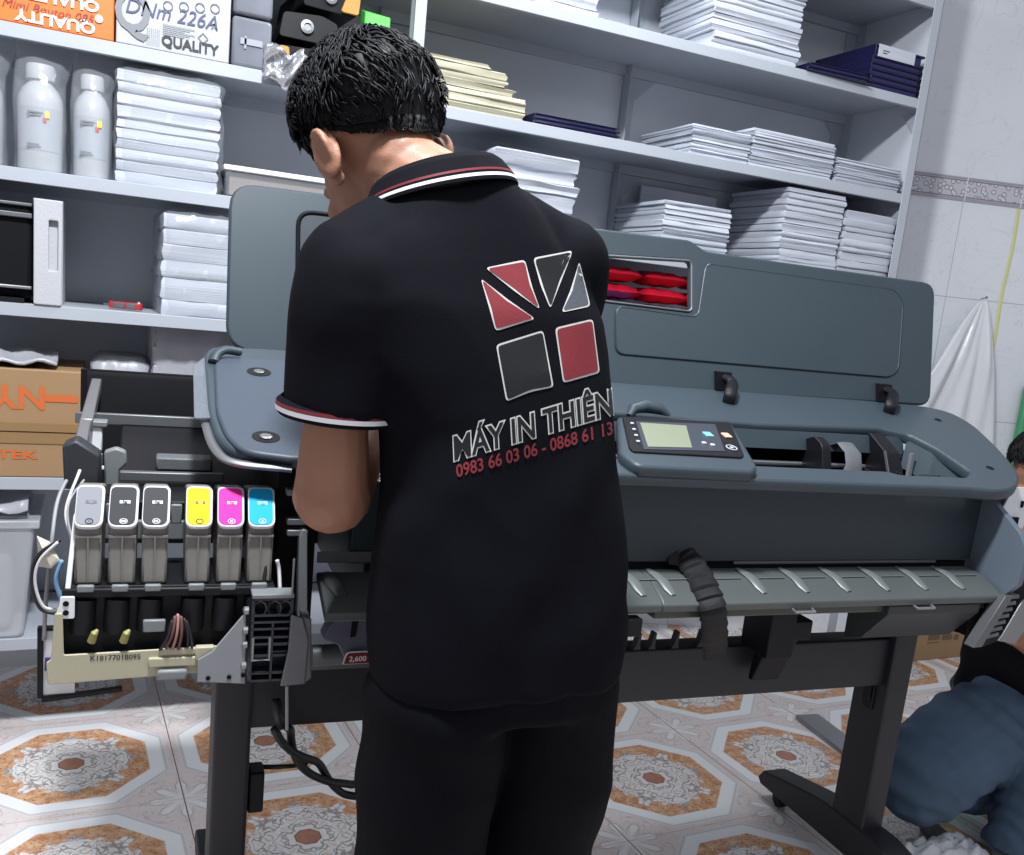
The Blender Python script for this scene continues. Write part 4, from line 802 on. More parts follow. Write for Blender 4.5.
# triangular plate, ladder bracket, posts
ym=yc-.042
m=MB(); q=[P(px,py,ym) for px,py in ((246,612),(245,684),(197,682),(198,660),(212,652))]; m.prism([(p[0],p[2]) for p in q],ym,ym+.004,'y'); tp=link('corner_plate',m,mat('plate_grey',(138,141,146),.5,0,.1,200),pr,bevel=.001)
m=MB()
for px,py in ((208,678),(229,677),(243,675)): p=P(px,py,ym); m.lathe([(.0035,0),(.0035,.001)],(p[0],ym-.0006,p[2]),8,Matrix.Rotation(PI/2,4,'X'))
link('screw_hole',m,M_black2,tp)
A=P(248,682,ym); B=P(289,682,ym); C2=P(252,598,ym)
m=MB(); w=B[0]-A[0]; h=C2[2]-A[2]; x0,z0=A[0],A[2]; y0=ym-.002
m.box(x0,x0+.004,y0,y0+.03,z0,z0+h); m.box(x0+w-.004,x0+w,y0,y0+.03,z0,z0+h); m.box(x0,x0+w,y0+.025,y0+.03,z0,z0+h)
for t in (0,.09,.30,.44,.52,.62,.70,.78,.97): m.box(x0,x0+w,y0,y0+.03,z0+h*t,z0+h*t+.003)
for t in (.36,.40,.48,.57): m.box(x0+w*.45,x0+w,y0+.003,y0+.03,z0+h*t-.06*h,z0+h*t-.06*h+.0025)
m.box(x0+w*.5,x0+w*.5+.003,y0,y0+.03,z0,z0+h*.70)
for cx_ in (.2,.55,.8): m.tube([(x0+w*cx_+.010*math.cos(t),y0+.004,z0+h*.87+.012*math.sin(t)) for t in np.linspace(0,2*PI,9)],.0022,5)
lb=link('ladder_bracket',m,mat('bracket_black',(44,47,56),.4),pr)
m=MB(); m.box(x0,x0+w,y0-.003,y0+.03,z0+h,z0+h+.006); m.box(x0+w*.92,x0+w*.97,y0-.003,y0,z0+h,z0+h+.06,); link('bracket_cap',m,M_grey,lb,bevel=.001)
m=MB()
for t in (.2,.45,.62,.85): m.lathe([(.006,0),(.006,.006),(.003,.008)],(x0-.004,y0+.004,z0+h*t),10,Matrix.Rotation(-PI/2,4,'Y'))
link('bolt',m,M_metal,lb)
m=MB(); q=P(261,651,ym-.004); m.tube([(q[0]-.012,y0-.001,q[2]+.02),(q[0]-.012,y0-.003,q[2]-.014),(q[0]+.012,y0-.003,q[2]-.014),(q[0]+.012,y0-.001,q[2]+.02)],.0025,6); link('wire_loop',m,M_metal,lb)
q=[P(px,py,ym-.01) for px,py in ((291,615),(303,617),(309,640),(305,684),(280,686),(288,650))]; m=MB(); m.prism([(p[0],p[2]) for p in q],ym-.012,ym-.008,'y'); e=[P(px,py,ym-.01) for px,py in ((303,617),(312,620),(312,680),(305,684))]; m.prism([(p[0],p[2]) for p in e],ym-.006,ym+.03,'y'); link('grey_post',m,M_metald,pr,bevel=.002)
q=[P(px,py,1.40) for px,py in ((296,614),(297,570),(298,535),(301,527),(306,528),(306,614))]; m=MB(); m.prism(rounded([(p[0],p[2]) for p in q],.004),1.385,1.41,'y'); pp=link('curved_post',m,M_grey,pr,bevel=.003)
m=MB(); 
for py in (491,520,531):
    m=MB(); q=P(294,py,1.40); m.box(q[0]-.012,q[0]+.02,1.39,1.41,q[2]-.006,q[2]+.004); link('post_tooth',m,M_metald,pp,bevel=.002)
# dark inner side wall right of the cartridges, basket pieces, red tag
m=MB(); a=P(283,560,1.42); m.box(a[0]-.012,a[0]+.05,1.43,1.80,.74,1.01); link('inner_side',m,M_black2,pr,bevel=.003)
m=MB(); q=[P(px,py,1.43) for px,py in ((323,640),(332,622),(352,614),(372,612),(372,655),(345,660),(338,645))]; m.prism(rounded([(p[0],p[2]) for p in q],.004),1.43,1.47,'y'); bk=link('basket_end',m,mat('violet_grey',(92,94,112),.5),pr,bevel=.003)
m=MB(); q=[P(px,py,1.43) for px,py in ((352,622),(358,621),(355,636),(350,637))]; m.prism([(p[0],p[2]) for p in q],1.427,1.4299,'y'); link('basket_slot',m,M_black2,bk)
m=MB(); a=P(330,655,1.45); m.tube([(a[0]-.03,1.45,a[2]),(a[0]+.06,1.45,a[2]+.002)],.018,12); m.box(a[0]-.03,a[0]+.10,1.46,1.50,a[2]-.03,a[2]-.015); link('roller',m,M_metald,pr,ang=50)
q=P(352,658,1.425); m=MB(); Mt=FRONT(q[0],1.424,q[2]); m.plate(rounded([(-.016,-.010),(.06,-.010),(.06,.012),(-.010,.012)],[.002,.002,.002,.008]),Mt,.002); m.m=1; m.plate(rounded([(-.0135,-.009),(.058,-.009),(.058,.0095),(-.0085,.0095)],[.002,.002,.002,.006]),Mt@Matrix.Translation((0,0,.0012)),.001); m.m=0; m.text('2,600',Mt@Matrix.Translation((.009,-.001,.0022)),.013,bold=.0003)
link('price_label',m,[M_white,mat('dark_red_label',(120,30,42),.4)],pr)
# ---------------- cartridges: six separate things
INK=[('grey',(132,134,142)),('black',(50,51,57)),('black',(54,55,58)),('yellow',(248,218,10)),('magenta',(232,44,160)),('cyan',(18,168,226))]
LBL=['grey ink cartridge with white rim at the left end of the row','black-labelled ink cartridge touching the grey one','second black-labelled ink cartridge, beside the gap in the row','yellow ink cartridge with white rim','magenta ink cartridge between the yellow and cyan ones','cyan ink cartridge at the end of the row nearest the man']
M_cart=mat('smoky_cartridge',(128,125,120),.35,0,.3,60,.12,14,.5); M_rim=mat('white_rim',(226,226,232),.6)
for i,((A,B),(nm,rgb),lb) in enumerate(zip(cxs,INK,LBL)):
    w=(B-A)*.97; xc=(A+B)/2; zt1=P((73+i*35),523,yc)[2]; zb=zt0-.012
    t=thing('ink_cartridge',lb,'ink cartridge',(xc,yc+.05,zb+.0005),'P','row of ink cartridges')
    m=MB(); sl=.10
    m.prism([(yc+.003,zb+.0005),(yc+.11,zb+.0005),(yc+.125,zt1+.03),(yc+.05,zt1+.045),(yc+.008,zt1-.004)],xc-w*.47,xc+w*.47,'x')
    bd=link('cartridge_body',m,M_cart,t,bevel=.004)
    m=MB(); m.box(xc-.001,xc+.001,yc+.0015,yc+.004,zb+.004,zt1-.02); m.box(xc-w*.46,xc+w*.46,yc+.002,yc+.005,zt1-.022,zt1-.019); link('moulded_rib',m,M_cart,bd)
    # tilted label face
    dirv=np.array([0,.046,.050]); L=np.linalg.norm(dirv); Mt=axes((xc,yc-.001,zt1-.006),(1,0,0),dirv)
    o=rounded([(-w*.5,0),(w*.5,0),(w*.53,L),(-w*.47,L)],[.013,.013,.009,.009])
    m=MB().plate(o,Mt@Matrix.Translation((0,0,-.003)),.008,.0015); cap=link('label_rim',m,M_rim,t,ang=50)
    k=[((p[0]-.001)*.88,(p[1]-L/2)*.90+L/2) for p in o]
    m=MB(); m.plate(k,Mt@Matrix.Translation((0,0,.0015)),.001); ci=mat('ink_'+nm+str(i),rgb,.65,0,0,1,0,1,.25); dk=M_ink if nm in('yellow','grey') else M_rim
    m.m=1; m.plate([(-.007,L*.55),(.007,L*.55),(.007,L*.62),(-.007,L*.62)],Mt@Matrix.Translation((.002,0,.0022)),.0006)
    m.tube([tuple(Mt@Vector((.001+.0048*math.cos(a),L*.13+.0040*math.sin(a),.0022))) for a in np.linspace(0,2*PI,15)],.0007,5)
    m.m=0; m.text('hp',Mt@Matrix.Translation((.002,L*.585,.0028)),.0065,bold=.0003); m.m=1; m.text({'grey':'G','black':'PK','yellow':'Y','magenta':'M','cyan':'C'}[nm] if i!=1 else 'MK',Mt@Matrix.Translation((.001,L*.13,.0022)),.0048,bold=.0002)
    link('colour_label',m,[ci,dk],cap)
# wire and ring tag hooked by the post
wire([(262,540,.02),(266,560,0),(264,585,-.01),(270,592,-.012),(276,590,-.01)],1.37,.003,Mwb)
wire([(280,590,-.01),(279,570,0),(277,560,0)],1.37,.003,Mww)
# power cable below the printer, thin wire from the post
q0=P(287,686,1.345); q1=P(287,730,1.345); m=MB(); m.tube([q0,q1],.0025,6); link('thin_wire',m,Mw,pr)
def pcable(k):
    pts=[]; base=[(281,728,1.50),(292,745,1.52),(306,762,1.54),(325,775,1.56),(345,788,1.58),(372,802,1.60)]
    sp=spline([P(*b) for b in base]+[np.array([.52,1.66,.075]),np.array([.66,1.72,.026]),np.array([.85,1.84,.021]),np.array([1.10,2.02,.021])],10)
    for i,p in enumerate(sp): a=i*.17+k*3.14; pts.append(np.maximum(p+np.array([.011*math.cos(a),.004*math.sin(a),.011*math.sin(a)]),[-9,-9,.009]))
    return pts
m=MB(); [m.tube(pcable(k),.0075,8) for k in range(2)]; m.tube([P(281,728,1.50)+np.array([0,0,.0]),P(278,715,1.50),P(276,700,1.50)],.008,8)
tag(link('power_cable',m,mat('cable_black',(26,26,29),.45),frame='P',smooth=True),'black twisted power cables drooping below the printer\'s cross bar','cable')
m=MB(); m.tube(spline([P(253,766,1.63),P(268,767,1.62),P(290,766,1.60),P(306,764,1.56)],6),.0045,8); tag(link('branch_cable',m,MATS['cable_black'],frame='P',smooth=True),'short thin black cable running from the left leg to the twisted cables','cable')
# ---------------------------------------------------------------- people
M_skin=mat('skin',(154,110,88),.5,0,.15,260,.08,14,.4)
M_hair=mat('black_hair',(15,15,19),.55,0,0,1,0,1,.22)
M_polo=mat('black_polo',(12,13,20),.85,0,.35,900,.08,7,.10,(1,1,1),0.,1.,None,0.,.0)
M_trs=mat('black_trousers',(8,9,16),.8,0,.3,700,.08,7,.10)
M_red=mat('print_red',(122,32,42),.55,0,.1,500); M_wht=mat('stripe_white',(222,222,226),.6); M_outl=mat('print_white',(196,196,192),.6); M_blkp=mat('print_black',(16,17,21),.4); M_gryp=mat('print_grey',(74,78,86),.5)
def mx(mb,M):
    mb.v=[tuple(M@Vector(q)) for q in mb.v]; return mb
def hand(m,w,d,nrm,side,curl=(.5,.6,.4),s=1.):
    """palm, four fingers and a thumb: w wrist, d finger direction, nrm palm normal, side towards the thumb"""
    w=np.array(w,float); d=np.array(d,float); d/=np.linalg.norm(d); nrm=np.array(nrm,float); nrm-=d*(nrm@d); nrm/=np.linalg.norm(nrm); sd=np.array(side,float); sd-=d*(sd@d)+nrm*(sd@nrm); sd/=np.linalg.norm(sd)
    pts=[w-d*.01,w+d*.025*s,w+d*.06*s,w+d*.088*s]; m.limb(pts,[.019*s,.015*s,.0145*s,.011*s],16,[.026*s,.036*s,.041*s,.038*s],up=nrm)
    for k,(off,L,st) in enumerate(((.029,.070,.088),(.010,.078,.092),(-.010,.072,.089),(-.028,.056,.080))):
        p=w+d*st*s+sd*off*s; q=[p-d*.022*s,p]; a=0.; sp=sd*.09*(off/.03)
        for j,f in enumerate((.45,.31,.24)):
            a+=curl[j]*(1+.12*k); v=d*math.cos(a)+nrm*math.sin(a)+sp*(1-.3*j); p=p+v*L*f*s; q.append(p)
        m.limb(q,[.0090*s,.0090*s,.0085*s,.0078*s,.0066*s],10)
    p=w+d*.022*s+sd*.028*s+nrm*.004; q=[w+d*.012*s+sd*.012*s,p]; v=d*.62+sd*.66+nrm*.30
    for f,t in ((.034,0),(.030,.35),(.024,.6)):
        v2=v*(1-t*.3)+d*t*.5+nrm*t*.35; v2/=np.linalg.norm(v2); p=p+v2*f*s; q.append(p)
    m.limb(q,[.015*s,.0125*s,.0105*s,.0098*s,.0080*s],10)
def head(m,Mh):
    h=MB()
    h.ball((0,-.018,.035),.0765,.097,.088); h.ball((0,.022,-.020),.066,.068,.092); h.ball((0,.045,-.080),.042,.034,.034); h.ball((0,.066,-.098),.020,.014,.016)
    h.limb([(0,-.03,-.04),(0,.02,-.07),(0,.05,-.085)],[.055,.052,.038],14)
    h.limb([(0,.082,.012),(0,.096,-.012),(0,.104,-.034)],[.008,.010,.0125],10); h.ball((.011,.096,-.037),.008,.009,.007); h.ball((-.011,.096,-.037),.008,.009,.007)
    h.limb([(-.035,.076,.020),(0,.087,.022),(.035,.076,.020)],[.009,.010,.009],10)
    h.limb([(-.020,.082,-.062),(0,.091,-.060),(.020,.082,-.062)],[.004,.0065,.004],10); h.limb([(-.018,.081,-.071),(0,.090,-.072),(.018,.081,-.071)],[.0045,.007,.0045],10)
    for sx in (-1,1):
        h.ball((sx*.046,.056,-.030),.018,.02,.018)
        E=Matrix.Rotation(sx*-.45,4,'Z')@Matrix.Rotation(.12,4,'X')
        h.ball((sx*.086,-.022,-.012),.0075,.021,.034,E,14,8); h.ball((sx*.078,-.010,-.038),.007,.010,.012,E,10,6)
        q=[(sx*.080,.0,-.020),(sx*.084,-.002,.010),(sx*.089,-.018,.022),(sx*.093,-.036,.010),(sx*.091,-.036,-.012),(sx*.082,-.022,-.036)]
        h.limb([tuple(np.array(p)) for p in spline(q,3)],[.0052]*16,8)
    mx(h,Mh); m.add(h.v,h.f)
def hair(Mh,name,parent,nst=3600,seed=3):
    """cap that thins into the nape plus short strands lying on it"""
    rr=random.Random(seed)
    def surf(az,el,off):
        d=np.array([math.cos(el)*math.sin(az),math.cos(el)*math.cos(az),math.sin(el)]); k=1/math.sqrt((d[0]/.0765)**2+(d[1]/.097)**2+(d[2]/(.088 if d[2]>0 else .105))**2)
        return np.array([0,-.018,.035])+d*(k+off),d
    def line(az):                       # lowest elevation of the hair for an azimuth (0 = face)
        a=abs((az+PI)%(2*PI)-PI); 
        return np.interp(a,[0,.5,.9,1.25,1.5,1.75,2.1,2.5,PI],[.62,.60,.35,-.30,-.05,-.10,-.44,-.60,-.62])
    def thick(t,az): 
        a=abs((az+PI)%(2*PI)-PI); return np.interp(t,[0,.12,.35,.7,1],[.0015,.006 if a>1 else .012,.019,.025,.026])
    na,nt=64,18; v=[]
    for j in range(nt):
        t=j/(nt-1)
        for i in range(na):
            az=2*PI*i/na; e0=line(az); el=e0+(PI/2-e0)*t*.995; p,d=surf(az,el,0); n=nz(p*1.,38,1.)*.0045+nz(p,85,4.)*.002
            p,d=surf(az,el,thick(t,az)+n*min(1,t*4)); v.append(p)
    f=[(j*na+i,j*na+(i+1)%na,(j+1)*na+(i+1)%na,(j+1)*na+i) for j in range(nt-1) for i in range(na)]
    m=MB(); m.add(v,f)
    for s in range(nst):
        az=rr.uniform(0,2*PI); e0=line(az); t=rr.random()**.75; el=e0+(PI/2-e0)*t; L=rr.uniform(.016,.036)*np.interp(t,[0,.25,1],[.25,.8,1.15]); sw=rr.uniform(-.5,.5)+.5*math.sin(az*3+el*5)
        q=[]; rt=thick(t,az)
        for k in range(4):
            u=k/3; e2=el-u*L/.1*(1 if t<.93 else .7); a2=az+u*sw*L/.1/max(.35,math.cos(el)); p,d=surf(a2,e2,0); p,d=surf(a2,e2,rt+nz(p,38,1.)*.0045*min(1,t*4)+.0005+(.0045*math.sin(u*2.2)+rr.uniform(0,.0025))*np.interp(t,[0,.3],[.15,1])); q.append(p)
        m.tube(q,[.0016,.0017,.0013,.0004],3,cap=False)
    for s in range(int(nst*.45)):
        az=rr.uniform(1.75,2*PI-1.75); e0=line(az); q_=rr.random()**1.6; el=e0-q_*.20*np.interp(abs(az-PI),[0,1.2],[1,.5]); p,d=surf(az,el,.0); p2,d2=surf(az+rr.uniform(-.02,.02),el-.06*(1-q_*.6),.0016); m.tube([p-d*.002,p+d*.0008,p2],[.0012,.0011,.0003],3,cap=False)
    mx(m,Mh); return link(name,m,M_hair,parent,smooth=True)
def eyes(Mh,par):
    for sx in (-1,1):
        m=MB().ball((sx*.032,.072,-.002),.0115,.0115,.0105); m.m=1; m.ball((sx*.032,.0785,-.003),.0055,.0055,.0055); mx(m,Mh); link('eye',m,[M_wht,M_blkp],par,smooth=True)
def folds(mb,fn):
    me=bpy.data.meshes.new('x'); me.from_pydata(mb.v,[],mb.f); me.update(); n=[tuple(q.normal) for q in me.vertices]; bpy.data.meshes.remove(me)
    mb.v=[tuple(np.array(p)+np.array(k)*fn(np.array(p),np.array(k))) for p,k in zip(mb.v,n)]; return mb
def crease(p,seed=0.,a=.004,fx=9,fz=5):
    return a*nz((p[0]*fx,p[1]*fx,p[2]*fz),1.,seed)+a*.6*(1-abs(nz((p[0]*fx*1.3+p[2]*4,p[1]*fx,p[2]*fz*1.6),1.,seed+7))*3)*.5
# ---- the standing man (his own frame: y forward, turned a little to the left)
MANYAW=.10; MAN=thing  # placed below
mc,ms_=math.cos(MANYAW),math.sin(MANYAW); MO=np.array([.47,1.12,0]); MR=np.array([[mc,-ms_,0],[ms_,mc,0],[0,0,1]])
TOR=[(.062,-.005,.78,.186,.122),(.061,0.,.86,.189,.126),(.053,.005,.95,.185,.122),(.050,.012,1.04,.172,.116),(.041,.024,1.12,.169,.114),(.018,.042,1.20,.182,.118),(.0,.060,1.28,.190,.118),(-.014,.074,1.325,.182,.112),(-.026,.082,1.365,.155,.104),(-.036,.087,1.395,.122,.096),(-.045,.089,1.418,.098,.090),(-.047,.089,1.436,.084,.080)]
def shear(mb):
    mb.v=[(q[0],q[1],q[2]+(q[0]+.047)*.26*float(np.interp(q[2],[1.34,1.41],[0,1]))*float(np.interp(abs(q[0]+.047),[.11,.16],[1,.3]))) for q in mb.v]; return mb
SHL,SHR=np.array([-.170,.072,1.298]),np.array([.142,.078,1.352])
ELL,ELR=np.array([-.171,.085,1.018]),np.array([.165,.175,1.10])
WRL,WRR=np.array([-.045,.270,1.13]),np.array([-.077,.205,1.040])
HC=np.array([-.101,.185,1.462]); HYAW,HPIT=.17,.74
Mhead=Matrix.Translation(HC)@Matrix.Rotation(HYAW,4,'Z')@Matrix.Rotation(-.15,4,'Y')@Matrix.Rotation(-HPIT,4,'X')@Matrix.Scale(1.06,4)
b=MB(); b.rings([(c[0],c[1],c[2],c[3]-.014,c[4]-.014) for c in TOR],28)
b.limb([(-.048,.075,1.38),(-.062,.105,1.425),(-.095,.155,1.448)],[.070,.063,.062],18)
head(b,Mhead)
b.limb([SHL,(SHL+ELL)/2+np.array([-.008,-.01,0]),ELL],[.055,.038,.051],16); b.limb([ELL,ELL*.55+WRL*.45,WRL],[.053,.046,.028],16); hand(b,WRL,(.75,.6,-.10),(.15,-.1,-1),(1,-.2,0),(.35,.5,.4))
b.limb([SHR,(SHR+ELR)/2,ELR],[.056,.050,.044],16); b.limb([ELR,ELR*.55+WRR*.45,WRR],[.044,.042,.028],16); hand(b,WRR,(.0,.75,.62),(.1,.2,-1),(.3,.8,0),(.4,.5,.4))
for hx,kx,ax,fy in ((-.025,-.034,-.035,.02),(.150,.164,.170,.0)):
    b.limb([(hx,0,.86),(kx,.015,.50),(kx,.0,.34),(ax,fy-.02,.09)],[.088,.060,.054,.036],18)
    b.limb([(ax,fy-.055,.035),(ax,fy+.05,.036),(ax,fy+.14,.024)],[.034,.036,.022],14,[.034,.040,.042]); 
    for k in range(5): b.limb([(ax-.034+.016*k,fy+.135,.018),(ax-.034+.016*k,fy+.185-.008*abs(k-1.2),.012)],[.0105,.009],8)
b=fuse(b,.0036,3,.5); lowz=min(q[2] for q in b.v); b.v=[(q[0],q[1],q[2]-lowz*(1 if q[2]<.3 else 0)) for q in b.v]
man=link('person',b,M_skin,base=(0,0,0),smooth=True); man.location=MO; man.rotation_euler.z=MANYAW; ORIGIN[man.name]=np.zeros(3)
tag(man,'standing man in black printed polo, back turned, head bent over the printer','person')
hr=hair(Mhead,'hair',man); eyes(Mhead,man)
# polo shirt
s=MB(); s.rings(TOR,40); shear(s); s.ball(tuple(SHL+np.array([.004,-.004,.0])),.074,.082,.070); s.ball(tuple(SHR),.068,.078,.068)
def sleeve(A,E,t,r0,r1,back=0):
    A=np.array(A);E=np.array(E); q=[A+(E-A)*u for u in np.linspace(-.03,t,7)]; rs=list(np.interp(np.linspace(0,1,7),[0,.25,1],[r0*.9,r0,r1])); s.tube([p+np.array([0,-.006,0]) for p in q],rs,24,[r*1.10 for r in rs],up=(1,0,0)); return q[-1],E-A,rs[-1]
c1=sleeve(SHL,ELL,.60,.077,.073); c2=sleeve(SHR,ELR,.70,.072,.064)
s.limb([SHL+np.array([.0,.0,.010]),(-.10,.085,1.365)],[.070,.06],16); s.limb([SHR+np.array([0,0,.0]),(.05,.085,1.395)],[.066,.055],16)
s=fuse(s,.006,14,.5)
def pf(p,n):
    k=crease(p,1.,.0050,10,5); dia=math.sin((p[0]*1.2-p[2]*.9+p[1]*.5)*34+nz(p,6)*3)
    low=np.interp(p[2],[.8,.95,1.15,1.3],[1.,1.,.55,.1]); return k*np.interp(p[2],[.8,1.35,1.42],[1,.7,.2])+dia*.0022*low*(1 if n[1]<.3 else .5)
s=folds(s,pf)
polo=link('polo_shirt',s,M_polo,man,smooth=True)
BV=BVHTree.FromPolygons([Vector(q) for q in s.v],s.f)
# hem stripes on the sleeves
def cuff(c,nm):
    p,d,r=c; d=np.array(d)/np.linalg.norm(d); u=np.array([1,0,0.])-d*d[0]; u/=np.linalg.norm(u); w=np.cross(d,u); m=MB(); n=36
    prof=[(-.016,.001,0),(-.011,.0065,0),(-.0105,.0072,1),(-.0060,.0076,1),(-.0055,.0080,2),(.0005,.0080,2),(.001,.0070,0),(.006,.0040,0),(.007,.0,0),(.004,-.006,0)]
    v=[]
    for (a,e,k) in prof:
        for i in range(n): t=2*PI*i/n; v.append(p+np.array([0,-.0,0])+d*a+u*math.cos(t)*(r+e)+w*math.sin(t)*(r*1.10+e))
    for j in range(len(prof)-1):
        m.m=prof[j][2] if prof[j][2]==prof[j+1][2] else 0; o=len(m.v)
        m.add([tuple(q) for q in v[j*n:(j+2)*n]],[(i,(i+1)%n,n+(i+1)%n,n+i) for i in range(n)])
    link(nm,m,[M_polo,M_red,M_wht],polo,smooth=True)
cuff(c1,'sleeve_band'); cuff(c2,'sleeve_band')
# collar
cn=np.array([-.047,.088,1.424]); ax_=np.array([-.24,.10,.96]); ax_/=np.linalg.norm(ax_); uu=np.array([1,0,0.])-ax_*ax_[0]; uu/=np.linalg.norm(uu); vv=np.cross(ax_,uu)
prof=[(.070,.010,0),(.072,.022,0),(.0755,.027,0),(.081,.026,0),(.088,.020,0),(.0945,.010,0),(.0985,.004,1),(.0995,.0012,1),(.1005,-.0010,2),(.1018,-.0050,2),(.1022,-.0062,0),(.1030,-.0095,0),(.1005,-.0105,0),(.095,.002,0)]
n=60; gap=.35; v=[]
for r,h,k in prof:
    for i in range(n):
        t=PI/2+gap+(2*PI-2*gap)*i/(n-1); bk=max(0,-math.sin(t)); rr=r*(1.0+.0*bk); v.append(cn+ax_*(h+.012*bk*(1 if h>.0 else .9))+uu*math.cos(t)*rr*1.02+vv*math.sin(t)*rr*.92)
m=MB()
for j in range(len(prof)-1):
    m.m=prof[j][2] if prof[j][2]==prof[j+1][2] else 0
    m.add([tuple(q) for q in v[j*n:(j+2)*n]],[(i,i+1,n+i+1,n+i) for i in range(n-1)])
link('collar',m,[M_polo,M_red,M_wht],polo,smooth=True)
# trousers
t=MB(); t.rings([(.062,-.004,.74,.176,.116),(.061,0.,.84,.178,.118),(.058,.002,.93,.172,.112)],32)
for hx,kx,ax,fy in ((-.028,-.034,-.035,.02),(.150,.164,.170,.0)):
    t.tube([(hx,0,.86),(hx-.002,-.004,.76),(kx,.006,.60),(kx,.012,.48),(kx,.0,.32),(ax,fy-.022,.12),(ax,fy-.022,.055)],[.082,.098,.099,.090,.084,.078,.078],26,[.088,.108,.106,.094,.086,.084,.086],up=(1,0,0))
t=fuse(t,.006,6,.5)
t=folds(t,lambda p,n: crease(p,5.,.0055,9,6)+.0035*math.sin((p[2]*.9+p[0]*.5)*42+nz(p,7)*3)*np.interp(p[2],[.3,.45,.60,.78,.86],[1,.8,.25,.8,.2]))
link('trousers',t,M_trs,man,smooth=True)
# printed mark and lettering on the back: laid on the cloth
def onback(px,py,off=.0016):
    w=RC@np.array([px-CX,py-CY,F]); o=MR.T@(CAM-MO); d=MR.T@w; d/=np.linalg.norm(d)
    h,nn,_,_=BV.ray_cast(Vector(o),Vector(d))
    if h is None: return None
    return np.array(h)+np.array(nn)*off
def tri_split(P3,lim=7.):
    out=[];st=[P3]
    while st:
        a,b,c=st.pop(); L=[np.hypot(*(np.array(a)-b)),np.hypot(*(np.array(b)-c)),np.hypot(*(np.array(c)-a))]; k=int(np.argmax(L))
        if L[k]<lim: out.append((a,b,c)); continue
        if k==1: a,b,c=b,c,a
        elif k==2: a,b,c=c,a,b
        mid=((a[0]+b[0])/2,(a[1]+b[1])/2); st+=[(a,mid,c),(mid,b,c)]
    return out
def decal(m,tris,off):
    for tr_ in tris:
        q=[onback(x,y,off) for x,y in tr_]
        if any(k is None for k in q): continue
        if max(np.linalg.norm(q[0]-q[1]),np.linalg.norm(q[1]-q[2]),np.linalg.norm(q[2]-q[0]))>.05: continue
        m.add([tuple(k) for k in q],[(0,1,2)])
def polyfan(L): 
    c=np.mean(L,0); return [t3 for i in range(len(L)) for t3 in tri_split((tuple(c),tuple(L[i]),tuple(L[(i+1)%len(L)])))]
LOGO=[(0,[(485,268),(524.5,259.8),(532,288),(539.7,309.6),(515,292)]),(0,[(480.4,278.6),(488,305),(495.3,331.2),(535,319),(508,300)]),(1,[(532.7,258),(572.5,250.7),(560,283),(550,309),(540,285)]),(2,[(579,261.3),(590,306.6),(561,312.7),(570,290)]),(1,[(495.6,344.9),(542.7,330.3),(553.4,387.1),(530,392),(506,401.7)]),(0,[(554.6,327.9),(592.3,319),(599.3,372.9),(562.8,383.2)])]
m=MB(); mats_=[M_red,M_blkp,M_gryp,M_outl]
for k,L in LOGO:
    L=np.array(L,float); c=L.mean(0); R_=rounded([tuple(q) for q in L],4,3); m.m=3; decal(m,polyfan(np.array(R_)),.0009)
    I=[]
    for q in R_:
        q=np.array(q); d=c-q; I.append(q+d/np.linalg.norm(d)*2.1)
    m.m=k; decal(m,polyfan(np.array(I)),.0015)
link('printed_logo',m,mats_,polo,smooth=False)
def textmap(m,txt,quad,off,bold=0.,lim=6.,mi=0):
    t=MB().text(txt,Matrix.Identity(4),1.,0.,bold); V=np.array(t.v)
    return t,V
def puttext(m,txt,quad,off,offset,ref,mi):
    t=MB().text(txt,Matrix.Identity(4),1.,0.,offset); V=np.array(t.v)[:,:2]; (x0,y0),(x1,y1)=ref
    bl,br,tr_,tl=[np.array(q,float) for q in quad]
    def mp(p):
        u=(p[0]-x0)/(x1-x0); w=(p[1]-y0)/(y1-y0); return tuple((1-w)*((1-u)*bl+u*br)+w*((1-u)*tl+u*tr_))
    m.m=mi; T3=[]
    for f in t.f:
        for i in range(1,len(f)-1): T3+=tri_split((mp(V[f[0]]),mp(V[f[i]]),mp(V[f[i+1]])),8.)
    decal(m,T3,off)
def ref(txt,low):
    V=np.array(MB().text(txt,Matrix.Identity(4),1.).v); W_=np.array(MB().text(low,Matrix.Identity(4),1.).v); return ((V[:,0].min(),W_[:,1].min()),(V[:,0].max(),W_[:,1].max()))
m=MB(); tx='M\u00c1Y IN THI\u00caN'; rf=ref(tx,'MIN'); qd=((455,460),(612,414),(610,390),(454,437))
puttext(m,tx,qd,.0009,.062,rf,1); puttext(m,tx,qd,.0015,.018,rf,0); link('printed_name',m,[M_blkp,M_outl],polo,smooth=False)
m=MB(); tx='0983 66 03 06 - 0868 61 13'; rf=ref(tx,'0'); puttext(m,tx,((457,477.5),(612,434),(611,421.5),(456,465)),.0012,.020,rf,0); link('printed_number',m,[M_red],polo,smooth=False)
# bracelet on the right wrist
dW=WRR-ELR; dW/=np.linalg.norm(dW); u=np.cross(dW,(0,0,1.)); u/=np.linalg.norm(u); w=np.cross(dW,u); m=MB(); pc=WRR-dW*.012
for i in range(22): a=2*PI*i/22; m.ball(tuple(pc+u*math.cos(a)*.0305+w*math.sin(a)*.0305),.0046,.0046,.0046,None,8,6)
link('bracelet',m,mat('silver',(226,226,230),.15,.9),man,smooth=True)
